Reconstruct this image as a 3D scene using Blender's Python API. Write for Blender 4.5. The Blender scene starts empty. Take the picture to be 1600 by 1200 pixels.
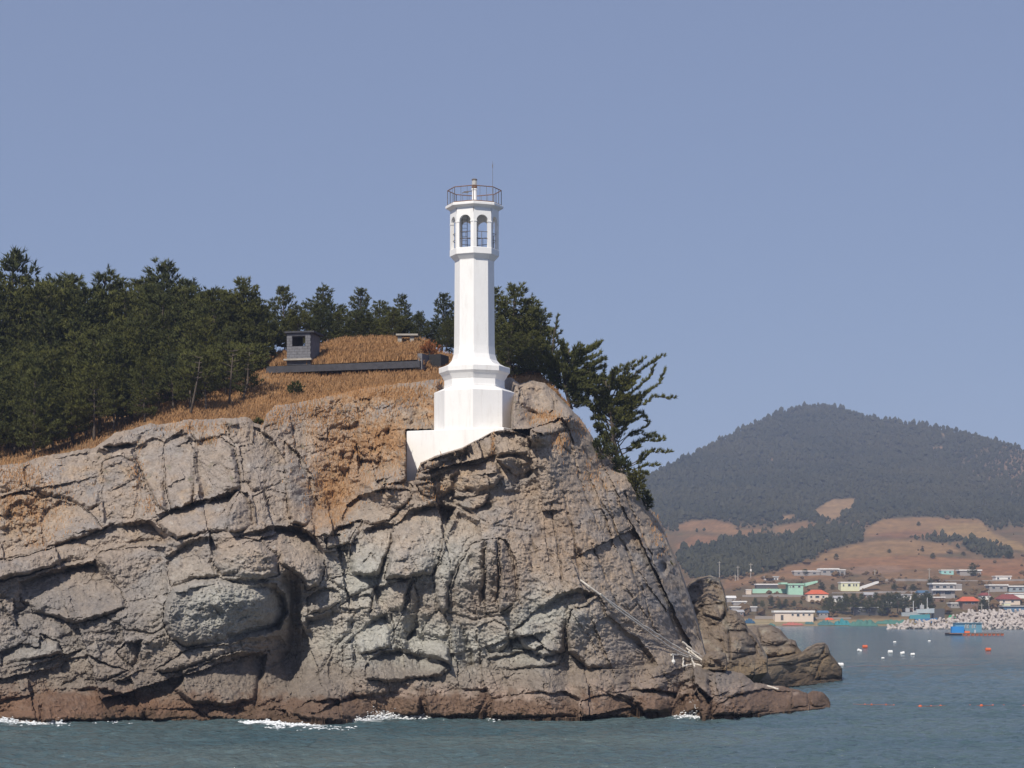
import bpy, math, random
import numpy as np
from mathutils import Vector

# ------------------------------------------------------------------ camera, sky, sun, exposure
S = bpy.context.scene
FOC, HZ, CAMH = 3200.0, 950.0, 6.3          # focal length in photo pixels, horizon row, eye height above the sea
cam_d = bpy.data.cameras.new('camera')
cam_d.sensor_width = 36.0
cam_d.lens = 36.0 * FOC / 1600.0
cam_d.shift_y = (HZ - 600.0) / 1600.0
cam_d.clip_start = 0.5
cam_d.clip_end = 40000
cam = bpy.data.objects.new('camera', cam_d)
S.collection.objects.link(cam)
cam.location = (0, 0, CAMH)
cam.rotation_euler = (math.radians(90), 0, 0)
S.camera = cam

SUN_EL, SUN_AZ = math.radians(44), math.radians(180 + 24)   # behind the camera, to the left
world = bpy.data.worlds.new('World')
S.world = world
world.use_nodes = True
wn = world.node_tree.nodes
wl = world.node_tree.links
wn.clear()
sky = wn.new('ShaderNodeTexSky')
sky.sky_type = 'NISHITA'
sky.sun_disc = False
sky.sun_elevation = SUN_EL
sky.sun_rotation = SUN_AZ
sky.air_density = 1.0
sky.dust_density = 0.6
sky.ozone_density = 5.0
hsv = wn.new('ShaderNodeMixRGB')
hsv.blend_type = 'MIX'
hsv.inputs[0].default_value = 0.66
hsv.inputs[2].default_value = (2.92, 3.44, 5.3, 1)
bg = wn.new('ShaderNodeBackground')
bg.inputs[1].default_value = 0.086
wo = wn.new('ShaderNodeOutputWorld')
wl.new(sky.outputs[0], hsv.inputs[1])
wl.new(hsv.outputs[0], bg.inputs[0])
wl.new(bg.outputs[0], wo.inputs[0])

sun_d = bpy.data.lights.new('sun', 'SUN')
sun_d.energy = 4.7
sun_d.angle = math.radians(0.5)
sun_d.color = (1.0, 0.93, 0.82)
sun = bpy.data.objects.new('sun', sun_d)
S.collection.objects.link(sun)
sdir = Vector((math.sin(SUN_AZ) * math.cos(SUN_EL), math.cos(SUN_AZ) * math.cos(SUN_EL), math.sin(SUN_EL)))
sun.rotation_euler = sdir.to_track_quat('Z', 'Y').to_euler()
sun.location = (-60, -60, 120)

S.view_settings.view_transform = 'Standard'
S.view_settings.look = 'None'
S.view_settings.exposure = 0.0
S.view_settings.gamma = 1.0
S.render.engine = 'CYCLES'
S.cycles.use_denoising = True
S.cycles.max_bounces = 5
S.cycles.diffuse_bounces = 3
S.cycles.glossy_bounces = 2
S.cycles.transparent_max_bounces = 6
S.cycles.volume_bounces = 1

# ------------------------------------------------------------------ helpers
rng = np.random.default_rng(7)
random.seed(7)


def P(u, v, Y):
    """world point seen at photo column u, row v, at distance Y"""
    return np.array([(u - 800.0) * Y / FOC, Y, CAMH + (HZ - v) * Y / FOC])


def PX(U, V, Y):
    U, V, Y = np.broadcast_arrays(U, V, Y)
    return np.stack([(U - 800.0) * Y / FOC, Y, CAMH + (HZ - V) * Y / FOC], axis=-1)


def sea_depth(v):
    return CAMH * FOC / (v - HZ)


def hash2(ix, iy, seed):
    h = (ix.astype(np.int64) * 374761393 + iy.astype(np.int64) * 668265263 + seed * 974711) & 0xffffffff
    h = ((h ^ (h >> 13)) * 1274126177) & 0xffffffff
    h = ((h ^ (h >> 16)) * 2246822519) & 0xffffffff
    h = h ^ (h >> 15)
    return (h & 0xffffff) / float(0xffffff)


def vnoise(x, y, seed=0):
    """smooth gradient noise in about -1..1"""
    x = np.asarray(x, float)
    y = np.asarray(y, float)
    ix, iy = np.floor(x), np.floor(y)
    fx, fy = x - ix, y - iy
    sx, sy = fx * fx * fx * (fx * (fx * 6 - 15) + 10), fy * fy * fy * (fy * (fy * 6 - 15) + 10)

    def g(dx, dy):
        a = hash2(ix + dx, iy + dy, seed) * 6.2831853
        return np.cos(a) * (fx - dx) + np.sin(a) * (fy - dy)
    n0 = g(0, 0) * (1 - sx) + g(1, 0) * sx
    n1 = g(0, 1) * (1 - sx) + g(1, 1) * sx
    return (n0 * (1 - sy) + n1 * sy) * 1.45


def fbm(x, y, octs=4, seed=0, gain=0.5):
    a, s, t = 1.0, 0.0, 0.0
    for i in range(octs):
        s = s + a * vnoise(x * 2 ** i + 17.3 * i, y * 2 ** i - 9.1 * i, seed + i)
        t += a
        a *= gain
    return s / t


def voro(x, y, seed=0, jit=0.9):
    """nearest and second cell: F1, F2, id x, id y, offset to the centre"""
    ix, iy = np.floor(x), np.floor(y)
    f1 = np.full(x.shape, 1e9)
    f2 = np.full(x.shape, 1e9)
    ox = np.zeros(x.shape)
    oy = np.zeros(x.shape)
    cx = np.zeros(x.shape)
    cy = np.zeros(x.shape)
    for dx in (-1, 0, 1):
        for dy in (-1, 0, 1):
            px = ix + dx + 0.5 + (hash2(ix + dx, iy + dy, seed) - 0.5) * jit
            py = iy + dy + 0.5 + (hash2(ix + dx, iy + dy, seed + 51) - 0.5) * jit
            ax, ay = x - px, y - py
            d = ax * ax + ay * ay
            nearer = d < f1
            f2 = np.where(nearer, f1, np.minimum(f2, d))
            f1 = np.where(nearer, d, f1)
            ox = np.where(nearer, ax, ox)
            oy = np.where(nearer, ay, oy)
            cx = np.where(nearer, ix + dx, cx)
            cy = np.where(nearer, iy + dy, cy)
    return np.sqrt(f1), np.sqrt(f2), cx, cy, ox, oy


def facets(x, y, seed, slope=1.0, crack=0.25, cw=0.1, step=0.3):
    """blocky broken-rock height: each cell is a tilted plane, joints recessed (in cell units)"""
    f1, f2, cx, cy, ox, oy = voro(x, y, seed)
    gx = (hash2(cx, cy, seed + 5) - 0.5) * 2 * slope
    gy = (hash2(cx, cy, seed + 9) - 0.5) * 2 * slope
    st = (hash2(cx, cy, seed + 13) - 0.5) * 2 * step
    h = gx * ox + gy * oy + st
    e = f2 - f1
    k = hash2(cx, cy, seed + 21)
    return h - crack * (0.4 + 0.6 * k) * np.exp(-(e / cw) ** 2), e


def planes(x, y, seed, slope=1.0, step=.3, k=2.2, flat=.36):
    """unbroken blocky relief: tilted flat-topped blocks that meet in creases (in cell units)"""
    ix, iy = np.floor(x), np.floor(y)
    best = np.full(x.shape, -1e9)
    for dx in (-1, 0, 1):
        for dy in (-1, 0, 1):
            cx, cy = ix + dx, iy + dy
            ox = x - (cx + .5 + (hash2(cx, cy, seed) - .5) * .9)
            oy = y - (cy + .5 + (hash2(cx, cy, seed + 51) - .5) * .9)
            a = hash2(cx, cy, seed + 33) * 1.57
            ca, sa = np.cos(a), np.sin(a)
            p, q = ox * ca + oy * sa, -ox * sa + oy * ca
            asp = .75 + .6 * hash2(cx, cy, seed + 37)
            nm = np.maximum(np.maximum(np.abs(p) * asp, np.abs(q)), np.abs(p + q) * .62)
            gx = (hash2(cx, cy, seed + 5) - .5) * 2 * slope
            gy = (hash2(cx, cy, seed + 9) - .5) * 2 * slope
            h = (hash2(cx, cy, seed + 13) - .5) * 2 * step + gx * ox + gy * oy - k * np.maximum(0, nm - flat)
            best = np.maximum(best, h)
    return best


def sstep(a, b, x):
    t = np.clip((x - a) / (b - a), 0, 1)
    return t * t * (3 - 2 * t)


def interp(pts, x):
    p = np.array(pts, float)
    return np.interp(x, p[:, 0], p[:, 1])


def poly_sd(poly, U, V):
    """signed distance in pixels to a closed polygon, positive inside"""
    p = np.array(poly, float)
    q = np.roll(p, -1, axis=0)
    d2 = np.full(U.shape, 1e12)
    ins = np.zeros(U.shape, bool)
    for (ax, ay), (bx, by) in zip(p, q):
        ex, ey = bx - ax, by - ay
        wx, wy = U - ax, V - ay
        t = np.clip((wx * ex + wy * ey) / (ex * ex + ey * ey + 1e-9), 0, 1)
        dx, dy = wx - ex * t, wy - ey * t
        d2 = np.minimum(d2, dx * dx + dy * dy)
        c = (ay > V) != (by > V)
        with np.errstate(divide='ignore', invalid='ignore'):
            xc = ax + (V - ay) / (by - ay + 1e-12) * ex
        ins ^= c & (U < xc)
    d = np.sqrt(d2)
    return np.where(ins, d, -d)


def line_dist(pl, U, V):
    p = np.array(pl, float)
    d2 = np.full(U.shape, 1e12)
    for (ax, ay), (bx, by) in zip(p[:-1], p[1:]):
        ex, ey = bx - ax, by - ay
        wx, wy = U - ax, V - ay
        t = np.clip((wx * ex + wy * ey) / (ex * ex + ey * ey + 1e-9), 0, 1)
        d2 = np.minimum(d2, (wx - ex * t) ** 2 + (wy - ey * t) ** 2)
    return np.sqrt(d2)


def tag(o, label=None, cat=None, group=None, kind=None):
    if label:
        o['label'] = label
    if cat:
        o['category'] = cat
    if group:
        o['group'] = group
    if kind:
        o['kind'] = kind
    return o


def world_origin(o):
    v = Vector((0, 0, 0))
    while o is not None:
        v += o.location
        o = o.parent
    return np.array(v)


def empty(name, loc):
    o = bpy.data.objects.new(name, None)
    S.collection.objects.link(o)
    o.location = tuple(float(c) for c in loc)
    o.empty_display_size = 0.3
    return o


def obj(name, verts, faces, mat, parent=None, col=None, smooth=False, origin=None):
    """one mesh object; vertices in world coordinates"""
    verts = np.asarray(verts, float).reshape(-1, 3)
    org = world_origin(parent) if parent is not None else (np.zeros(3) if origin is None else np.asarray(origin, float))
    me = bpy.data.meshes.new(name)
    if isinstance(faces, np.ndarray) and faces.ndim == 2:
        n, k = faces.shape
        me.vertices.add(len(verts))
        me.vertices.foreach_set('co', (verts - org).astype(np.float32).ravel())
        me.loops.add(n * k)
        me.loops.foreach_set('vertex_index', faces.astype(np.int32).ravel())
        me.polygons.add(n)
        me.polygons.foreach_set('loop_start', np.arange(0, n * k, k, dtype=np.int32))
        me.update(calc_edges=True)
    else:
        me.from_pydata((verts - org).tolist(), [], [list(map(int, f)) for f in faces])
        me.update()
    if col is not None:
        a = me.color_attributes.new('Col', 'FLOAT_COLOR', 'POINT')
        c = np.ones((len(verts), 4), np.float32)
        c[:, :3] = col
        a.data.foreach_set('color', c.ravel())
    me.polygons.foreach_set('use_smooth', np.full(len(me.polygons), smooth, dtype=bool))
    me.materials.append(mat)
    me.validate()
    o = bpy.data.objects.new(name, me)
    S.collection.objects.link(o)
    if parent is not None:
        o.parent = parent
    else:
        o.location = tuple(org)
    return o


class MB:
    """collects boxes, tubes and lumps into one mesh"""

    def __init__(self):
        self.v, self.f = [], []

    def add(self, v, f):
        n = len(self.v)
        self.v += [tuple(map(float, p)) for p in v]
        self.f += [tuple(i + n for i in q) for q in f]
        return self

    def box(self, c, s, rz=0.0, top=1.0):
        x, y, z = s[0] / 2, s[1] / 2, s[2] / 2
        ca, sa = math.cos(rz), math.sin(rz)
        vs = []
        for dz in (-1, 1):
            k = top if dz > 0 else 1.0
            for dx, dy in ((-1, -1), (1, -1), (1, 1), (-1, 1)):
                lx, ly = dx * x * k, dy * y * k
                vs.append((c[0] + lx * ca - ly * sa, c[1] + lx * sa + ly * ca, c[2] + dz * z))
        return self.add(vs, [(3, 2, 1, 0), (4, 5, 6, 7), (0, 1, 5, 4), (1, 2, 6, 5), (2, 3, 7, 6), (3, 0, 4, 7)])

    def tube(self, pts, rad, n=6, caps=True):
        pts = [Vector(tuple(map(float, p))) for p in pts]
        if not hasattr(rad, '__len__'):
            rad = [rad] * len(pts)
        vs, fs = [], []
        up = Vector((0.13, 0.21, 1)).normalized()
        for i, p in enumerate(pts):
            t = (pts[min(i + 1, len(pts) - 1)] - pts[max(i - 1, 0)])
            if t.length < 1e-9:
                t = Vector((0, 0, 1))
            t.normalize()
            a = t.cross(up)
            if a.length < 0.05:
                a = t.cross(Vector((1, 0, 0)))
            a.normalize()
            b = t.cross(a)
            for k in range(n):
                g = 2 * math.pi * k / n
                vs.append(p + (a * math.cos(g) + b * math.sin(g)) * rad[i])
        for i in range(len(pts) - 1):
            for k in range(n):
                k2 = (k + 1) % n
                fs.append((i * n + k, i * n + k2, (i + 1) * n + k2, (i + 1) * n + k))
        if caps:
            fs.append(tuple(range(n))[::-1])
            fs.append(tuple((len(pts) - 1) * n + k for k in range(n)))
        return self.add(vs, fs)

    def rings(self, c, prof, n=8, rot=0.0, cap=(True, True)):
        """turned profile of n-gon rings: prof = [(radius, z)]"""
        vs, fs = [], []
        for r, z in prof:
            for k in range(n):
                g = rot + 2 * math.pi * k / n
                vs.append((c[0] + r * math.cos(g), c[1] + r * math.sin(g), z))
        for i in range(len(prof) - 1):
            for k in range(n):
                k2 = (k + 1) % n
                fs.append((i * n + k, i * n + k2, (i + 1) * n + k2, (i + 1) * n + k))
        if cap[0]:
            fs.append(tuple(range(n))[::-1])
        if cap[1]:
            fs.append(tuple((len(prof) - 1) * n + k for k in range(n)))
        return self.add(vs, fs)

    def build(self, name, mat, parent=None, smooth=False, origin=None):
        return obj(name, np.array(self.v), self.f, mat, parent, smooth=smooth, origin=origin)


# ------------------------------------------------------------------ materials
MATS = {}


def nodes_of(name):
    m = bpy.data.materials.new(name)
    m.use_nodes = True
    nt = m.node_tree
    return m, nt.nodes, nt.links, nt.nodes['Principled BSDF']


def paint(name, c, rough=0.8, var=0.12, scale=2.0, spec=0.3, bump=0.0, metal=0.0, dirt=None):
    """flat colour broken by soft noise, optional dirt streaks"""
    if name in MATS:
        return MATS[name]
    m, N, L, b = nodes_of(name)
    tc = N.new('ShaderNodeTexCoord')
    no = N.new('ShaderNodeTexNoise')
    no.inputs['Scale'].default_value = scale
    no.inputs['Detail'].default_value = 6
    no.inputs['Roughness'].default_value = 0.65
    L.new(tc.outputs['Object'], no.inputs['Vector'])
    ra = N.new('ShaderNodeValToRGB')
    ra.color_ramp.elements[0].position = 0.3
    ra.color_ramp.elements[1].position = 0.7
    ra.color_ramp.elements[0].color = tuple(x * (1 - var) for x in c) + (1,)
    ra.color_ramp.elements[1].color = tuple(min(1, x * (1 + var)) for x in c) + (1,)
    L.new(no.outputs[0], ra.inputs[0])
    out = ra.outputs[0]
    if dirt:
        mp = N.new('ShaderNodeMapping')
        mp.inputs['Scale'].default_value = (1.6, 1.6, 0.22)
        n2 = N.new('ShaderNodeTexNoise')
        n2.inputs['Scale'].default_value = 2.2
        n2.inputs['Detail'].default_value = 8
        n2.inputs['Roughness'].default_value = 0.7
        L.new(tc.outputs['Object'], mp.inputs[0])
        L.new(mp.outputs[0], n2.inputs['Vector'])
        r2 = N.new('ShaderNodeValToRGB')
        r2.color_ramp.elements[0].position = 0.52
        r2.color_ramp.elements[1].position = 0.8
        r2.color_ramp.elements[0].color = (0, 0, 0, 1)
        r2.color_ramp.elements[1].color = (dirt[3],) * 3 + (1,)
        L.new(n2.outputs[0], r2.inputs[0])
        mx = N.new('ShaderNodeMixRGB')
        mx.inputs[2].default_value = tuple(dirt[:3]) + (1,)
        L.new(r2.outputs[0], mx.inputs[0])
        L.new(out, mx.inputs[1])
        out = mx.outputs[0]
    L.new(out, b.inputs['Base Color'])
    b.inputs['Roughness'].default_value = rough
    b.inputs['Specular IOR Level'].default_value = spec
    b.inputs['Metallic'].default_value = metal
    if bump:
        bp = N.new('ShaderNodeBump')
        bp.inputs['Strength'].default_value = bump
        bp.inputs['Distance'].default_value = 0.05
        n3 = N.new('ShaderNodeTexNoise')
        n3.inputs['Scale'].default_value = scale * 6
        n3.inputs['Detail'].default_value = 5
        L.new(tc.outputs['Object'], n3.inputs['Vector'])
        L.new(n3.outputs[0], bp.inputs['Height'])
        L.new(bp.outputs[0], b.inputs['Normal'])
    MATS[name] = m
    return m


def vertex_col_mat(name, s1, s2, amp=0.35, rough=0.92, bump=0.5, bdist=0.08, spec=0.25, tint=None):
    """colour from the mesh's own colour layer, grained by two noises"""
    m, N, L, b = nodes_of(name)
    at = N.new('ShaderNodeVertexColor')
    at.layer_name = 'Col'
    tc = N.new('ShaderNodeTexCoord')
    mul = None
    src = at.outputs[0]
    for sc, am, det in ((s1, amp, 8), (s2, amp * 1.1, 6)):
        no = N.new('ShaderNodeTexNoise')
        no.inputs['Scale'].default_value = sc
        no.inputs['Detail'].default_value = det
        no.inputs['Roughness'].default_value = 0.7
        L.new(tc.outputs['Object'], no.inputs['Vector'])
        mr = N.new('ShaderNodeMapRange')
        mr.inputs[1].default_value = 0.3
        mr.inputs[2].default_value = 0.7
        mr.inputs[3].default_value = 1 - am
        mr.inputs[4].default_value = 1 + am
        L.new(no.outputs[0], mr.inputs[0])
        mx = N.new('ShaderNodeMixRGB')
        mx.blend_type = 'MULTIPLY'
        mx.inputs[0].default_value = 1
        L.new(src, mx.inputs[1])
        L.new(mr.outputs[0], mx.inputs[2])
        src = mx.outputs[0]
        last = no
    L.new(src, b.inputs['Base Color'])
    b.inputs['Roughness'].default_value = rough
    b.inputs['Specular IOR Level'].default_value = spec
    if bump:
        bp = N.new('ShaderNodeBump')
        bp.inputs['Strength'].default_value = bump
        bp.inputs['Distance'].default_value = bdist
        L.new(last.outputs[0], bp.inputs['Height'])
        L.new(bp.outputs[0], b.inputs['Normal'])
    MATS[name] = m
    return m


def leaf_mat(name, c, var=0.5, rough=0.75, scale=0.8, hue=(1.5, 1.1, 0.7)):
    m, N, L, b = nodes_of(name)
    oi = N.new('ShaderNodeObjectInfo')
    ge = N.new('ShaderNodeNewGeometry')
    no = N.new('ShaderNodeTexNoise')
    no.inputs['Scale'].default_value = scale
    no.inputs['Detail'].default_value = 4
    L.new(ge.outputs['Position'], no.inputs['Vector'])
    ad = N.new('ShaderNodeMath')
    ad.operation = 'MULTIPLY_ADD'
    ad.inputs[1].default_value = 0.5
    L.new(oi.outputs['Random'], ad.inputs[0])
    L.new(no.outputs[0], ad.inputs[2])
    mr = N.new('ShaderNodeMapRange')
    mr.inputs[1].default_value = 0.35
    mr.inputs[2].default_value = 1.1
    L.new(ad.outputs[0], mr.inputs[0])
    mx = N.new('ShaderNodeMixRGB')
    mx.inputs[1].default_value = tuple(x * (1 - var * 0.6) for x in c) + (1,)
    mx.inputs[2].default_value = tuple(min(1, x * h * (1 + var * 0.35)) for x, h in zip(c, hue)) + (1,)
    L.new(mr.outputs[0], mx.inputs[0])
    L.new(mx.outputs[0], b.inputs['Base Color'])
    b.inputs['Roughness'].default_value = rough
    b.inputs['Specular IOR Level'].default_value = 0.2
    MATS[name] = m
    return m


M_ROCK = vertex_col_mat('rock', 1.3, 6.0, 0.22, 0.93, 0.9, 0.12)
M_EARTH = vertex_col_mat('earth', 1.0, 6.0, 0.3, 0.95, 0.5, 0.05)
M_FAR = vertex_col_mat('far_land', 0.03, 0.25, 0.18, 0.95, 0.0)
M_NEEDLE = leaf_mat('pine_needles', (0.068, 0.082, 0.030), 0.5, hue=(1.4, 1.15, .75))
M_NEEDLE2 = leaf_mat('shrub_leaves', (0.055, 0.07, 0.025), 0.4)
M_FARLEAF = leaf_mat('far_foliage', (0.028, 0.035, 0.022), 0.45, scale=0.012, hue=(2.0, 1.4, 1.1))
M_GRASS = leaf_mat('dry_grass', (0.32, 0.19, 0.10), 0.6, 0.85, 1.3, (1.25, 1.15, 0.95))
M_BARK = paint('bark', (0.10, 0.08, 0.065), 0.95, 0.35, 4, bump=0.5)
M_WHITE = paint('white_paint', (0.84, 0.825, 0.80), 0.6, 0.03, 0.9, dirt=(0.45, 0.40, 0.34, 0.34), bump=0.08)
M_CONC = paint('weathered_shaded_concrete', (0.06, 0.06, 0.07), 0.9, 0.25, 2.5, bump=0.3, dirt=(0.06, 0.06, 0.06, 0.7))  # base colour darkened to carry the shade on the bunker slab
M_CONC2 = paint('pale_concrete', (0.36, 0.33, 0.29), 0.9, 0.2, 2.0, bump=0.3)
M_BLOCK = paint('cinder_block', (0.165, 0.165, 0.18), 0.92, 0.2, 3.5, bump=0.4)
M_STEEL = paint('dark_steel', (0.16, 0.14, 0.13), 0.55, 0.3, 6, metal=0.4)
M_RUST = paint('rusty_steel', (0.2, 0.11, 0.07), 0.8, 0.3, 8)
M_DARK = paint('recess_shade', (0.02, 0.02, 0.022), 0.7, 0.1)  # near-black colour standing in for shade inside the bunker entrance
M_GLASS = paint('window_glass', (0.03, 0.04, 0.05), 0.12, 0.1, spec=0.6)
M_ROPE = paint('pale_rope', (0.60, 0.56, 0.50), 0.9, 0.15, 5)
M_FOAM = paint('sea_foam', (0.85, 0.87, 0.88), 0.7, 0.05, 3)

# ------------------------------------------------------------------ sea
def build_sea():
    ys = [30.0]
    while ys[-1] < 9000:
        y = ys[-1]
        ys.append(y + (0.8 if y < 70 else 0.2 if y < 132 else max(0.2, (y - 132) * 0.012 + 0.2) if y < 1200 else y * 0.03))
    ys = np.array(ys)
    ta = np.concatenate([np.linspace(-0.9, -0.31, 12), np.linspace(-0.30, 0.30, 400), np.linspace(0.31, 0.9, 12)])
    T, Y = np.meshgrid(ta, ys)
    X = T * (Y + 0.0)
    amp = np.clip(1.3 - np.abs(np.gradient(ys))[:, None] * 0.5, 0.25, 1.0)
    Zw = 0.13 * fbm(X * 0.22 + 0.25 * Y * 0.1, Y * 0.3, 3, 3) + 0.085 * fbm(X * 0.7, Y * 0.95, 3, 11)
    cr = 1 - np.abs(fbm(X * 0.45 + 3, Y * 0.75 + 0.1 * X, 2, 29))
    Zw = (1.3 * Zw + 0.15 * cr ** 3) * amp - 0.09
    n, k = Y.shape
    V = np.stack([X, Y, Zw], -1).reshape(-1, 3)
    idx = np.arange(n * k).reshape(n, k)
    F = np.stack([idx[:-1, :-1], idx[:-1, 1:], idx[1:, 1:], idx[1:, :-1]], -1).reshape(-1, 4)
    m, N, L, b = nodes_of('sea_water')
    tc = N.new('ShaderNodeTexCoord')
    mp = N.new('ShaderNodeMapping')
    mp.inputs['Scale'].default_value = (1.0, 1.6, 1.0)
    L.new(tc.outputs['Object'], mp.inputs[0])
    big = N.new('ShaderNodeTexNoise')
    big.inputs['Scale'].default_value = 0.05
    big.inputs['Detail'].default_value = 5
    L.new(mp.outputs[0], big.inputs['Vector'])
    ra = N.new('ShaderNodeValToRGB')
    ra.color_ramp.elements[0].position = 0.35
    ra.color_ramp.elements[1].position = 0.68
    ra.color_ramp.elements[0].color = (0.058, 0.105, 0.12, 1)
    ra.color_ramp.elements[1].color = (0.105, 0.146, 0.146, 1)
    L.new(big.outputs[0], ra.inputs[0])
    # foam flecks stored on the surface, broken up by noise
    at = N.new('ShaderNodeVertexColor')
    at.layer_name = 'Col'
    fn = N.new('ShaderNodeTexNoise')
    fn.inputs['Scale'].default_value = 1.6
    fn.inputs['Detail'].default_value = 8
    fn.inputs['Roughness'].default_value = 0.75
    L.new(mp.outputs[0], fn.inputs['Vector'])
    sb = N.new('ShaderNodeMath')
    sb.operation = 'ADD'
    L.new(fn.outputs[0], sb.inputs[0])
    L.new(at.outputs[0], sb.inputs[1])
    mr = N.new('ShaderNodeMapRange')
    mr.inputs[1].default_value = 0.88
    mr.inputs[2].default_value = 1.15
    L.new(sb.outputs[0], mr.inputs[0])
    mx = N.new('ShaderNodeMixRGB')
    mx.inputs[2].default_value = (0.8, 0.83, 0.84, 1)
    L.new(mr.outputs[0], mx.inputs[0])
    L.new(ra.outputs[0], mx.inputs[1])
    L.new(mx.outputs[0], b.inputs['Base Color'])
    ro = N.new('ShaderNodeMapRange')
    ro.inputs[3].default_value = 0.12
    ro.inputs[4].default_value = 0.8
    L.new(mr.outputs[0], ro.inputs[0])
    L.new(ro.outputs[0], b.inputs['Roughness'])
    b.inputs['IOR'].default_value = 1.33
    b.inputs['Specular IOR Level'].default_value = 0.5
    rp = N.new('ShaderNodeTexNoise')
    rp.inputs['Scale'].default_value = 1.1
    rp.inputs['Detail'].default_value = 7
    rp.inputs['Roughness'].default_value = 0.62
    L.new(mp.outputs[0], rp.inputs['Vector'])
    bp = N.new('ShaderNodeBump')
    bp.inputs['Strength'].default_value = 0.85
    bp.inputs['Distance'].default_value = 0.5
    L.new(rp.outputs[0], bp.inputs['Height'])
    L.new(bp.outputs[0], b.inputs['Normal'])
    # foam weight near the rock's foot
    U = 800 + FOC * X / Y
    Vv = HZ + FOC * CAMH / Y
    foam = np.zeros(Y.shape)
    for u, v, ru, rv, a in ((20, 1127, 40, 6, .5), (85, 1131, 35, 4, .5), (150, 1125, 60, 3, .35), (420, 1131, 70, 7, .42), (480, 1136, 60, 6, .4),
                            (560, 1124, 60, 6, .62), (620, 1119, 60, 5, .6), (680, 1122, 30, 3, .4), (760, 1123, 30, 2, .3), (1082, 1119, 26, 5, .6),
                            (1040, 1122, 60, 3, .3), (1225, 1108, 22, 2.5, .45), (380, 1125, 60, 4, .3), (1290, 1110, 30, 2, .3), (930, 1122, 12, 2, .35)):
        foam = np.maximum(foam, (a + .1) * np.exp(-((U - u) / ru) ** 2 - ((Vv - v) / rv) ** 2))
    col = np.repeat(foam.reshape(-1, 1), 3, 1)
    o = obj('sea', V, F, m, col=col, smooth=True)
    tag(o, kind='structure')


build_sea()

# ------------------------------------------------------------------ headland: a broken cliff, its blocks cut apart
class Depth:
    """smooth distance field through scattered control points"""

    def __init__(self, pts, c=45.0):
        p = np.array(pts, float)
        self.p, self.c = p, c
        A = self.k(p[:, None, 0] - p[None, :, 0], p[:, None, 1] - p[None, :, 1])
        n = len(p)
        B = np.zeros((n + 3, n + 3))
        B[:n, :n] = A + np.eye(n) * self.c * .25
        B[:n, n] = 1
        B[:n, n + 1:] = p[:, :2] / 500
        B[n:, :n] = B[:n, n:].T
        self.w = np.linalg.solve(B, np.concatenate([p[:, 2], [0, 0, 0]]))

    def k(self, dx, dy):
        return -np.sqrt(dx * dx + dy * dy + self.c ** 2)

    def __call__(self, U, V):
        U, V = np.broadcast_arrays(np.asarray(U, float), np.asarray(V, float))
        n = len(self.p)
        s = self.w[n] + self.w[n + 1] * U / 500 + self.w[n + 2] * V / 500
        for i in range(n):
            s = s + self.w[i] * self.k(U - self.p[i, 0], V - self.p[i, 1])
        return s


TOP = [(-160, 735), (-40, 732), (0, 727), (40, 722), (70, 712), (110, 706), (150, 698), (170, 684), (182, 675), (205, 671), (235, 661), (250, 664),
       (290, 656), (335, 655), (350, 653), (388, 652), (397, 660), (410, 664), (416, 648), (430, 634), (470, 628), (520, 618), (565, 607), (600, 602),
       (640, 598), (690, 592), (720, 590), (800, 590), (812, 600), (830, 594), (850, 598), (868, 613), (882, 628), (905, 652), (917, 668), (930, 690), (945, 706),
       (962, 716), (978, 735), (990, 758), (1006, 780), (1020, 800), (1034, 818), (1046, 850), (1060, 880), (1072, 915), (1084, 950),
       (1094, 985), (1100, 1010), (1106, 1030), (1112, 1041), (1130, 1046), (1160, 1052), (1178, 1066), (1200, 1070), (1222, 1073), (1240, 1076), (1262, 1083), (1270, 1079), (1284, 1081), (1294, 1090), (1298, 1099)]
BOT = [(-160, 1128), (0, 1126), (60, 1129), (150, 1128), (225, 1125), (320, 1124), (372, 1124), (400, 1128), (450, 1127), (520, 1131), (534, 1131), (545, 1124),
       (600, 1120), (690, 1122), (800, 1122), (1000, 1122), (1060, 1120), (1110, 1121), (1170, 1118), (1230, 1111), (1294, 1106), (1298, 1104)]
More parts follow.
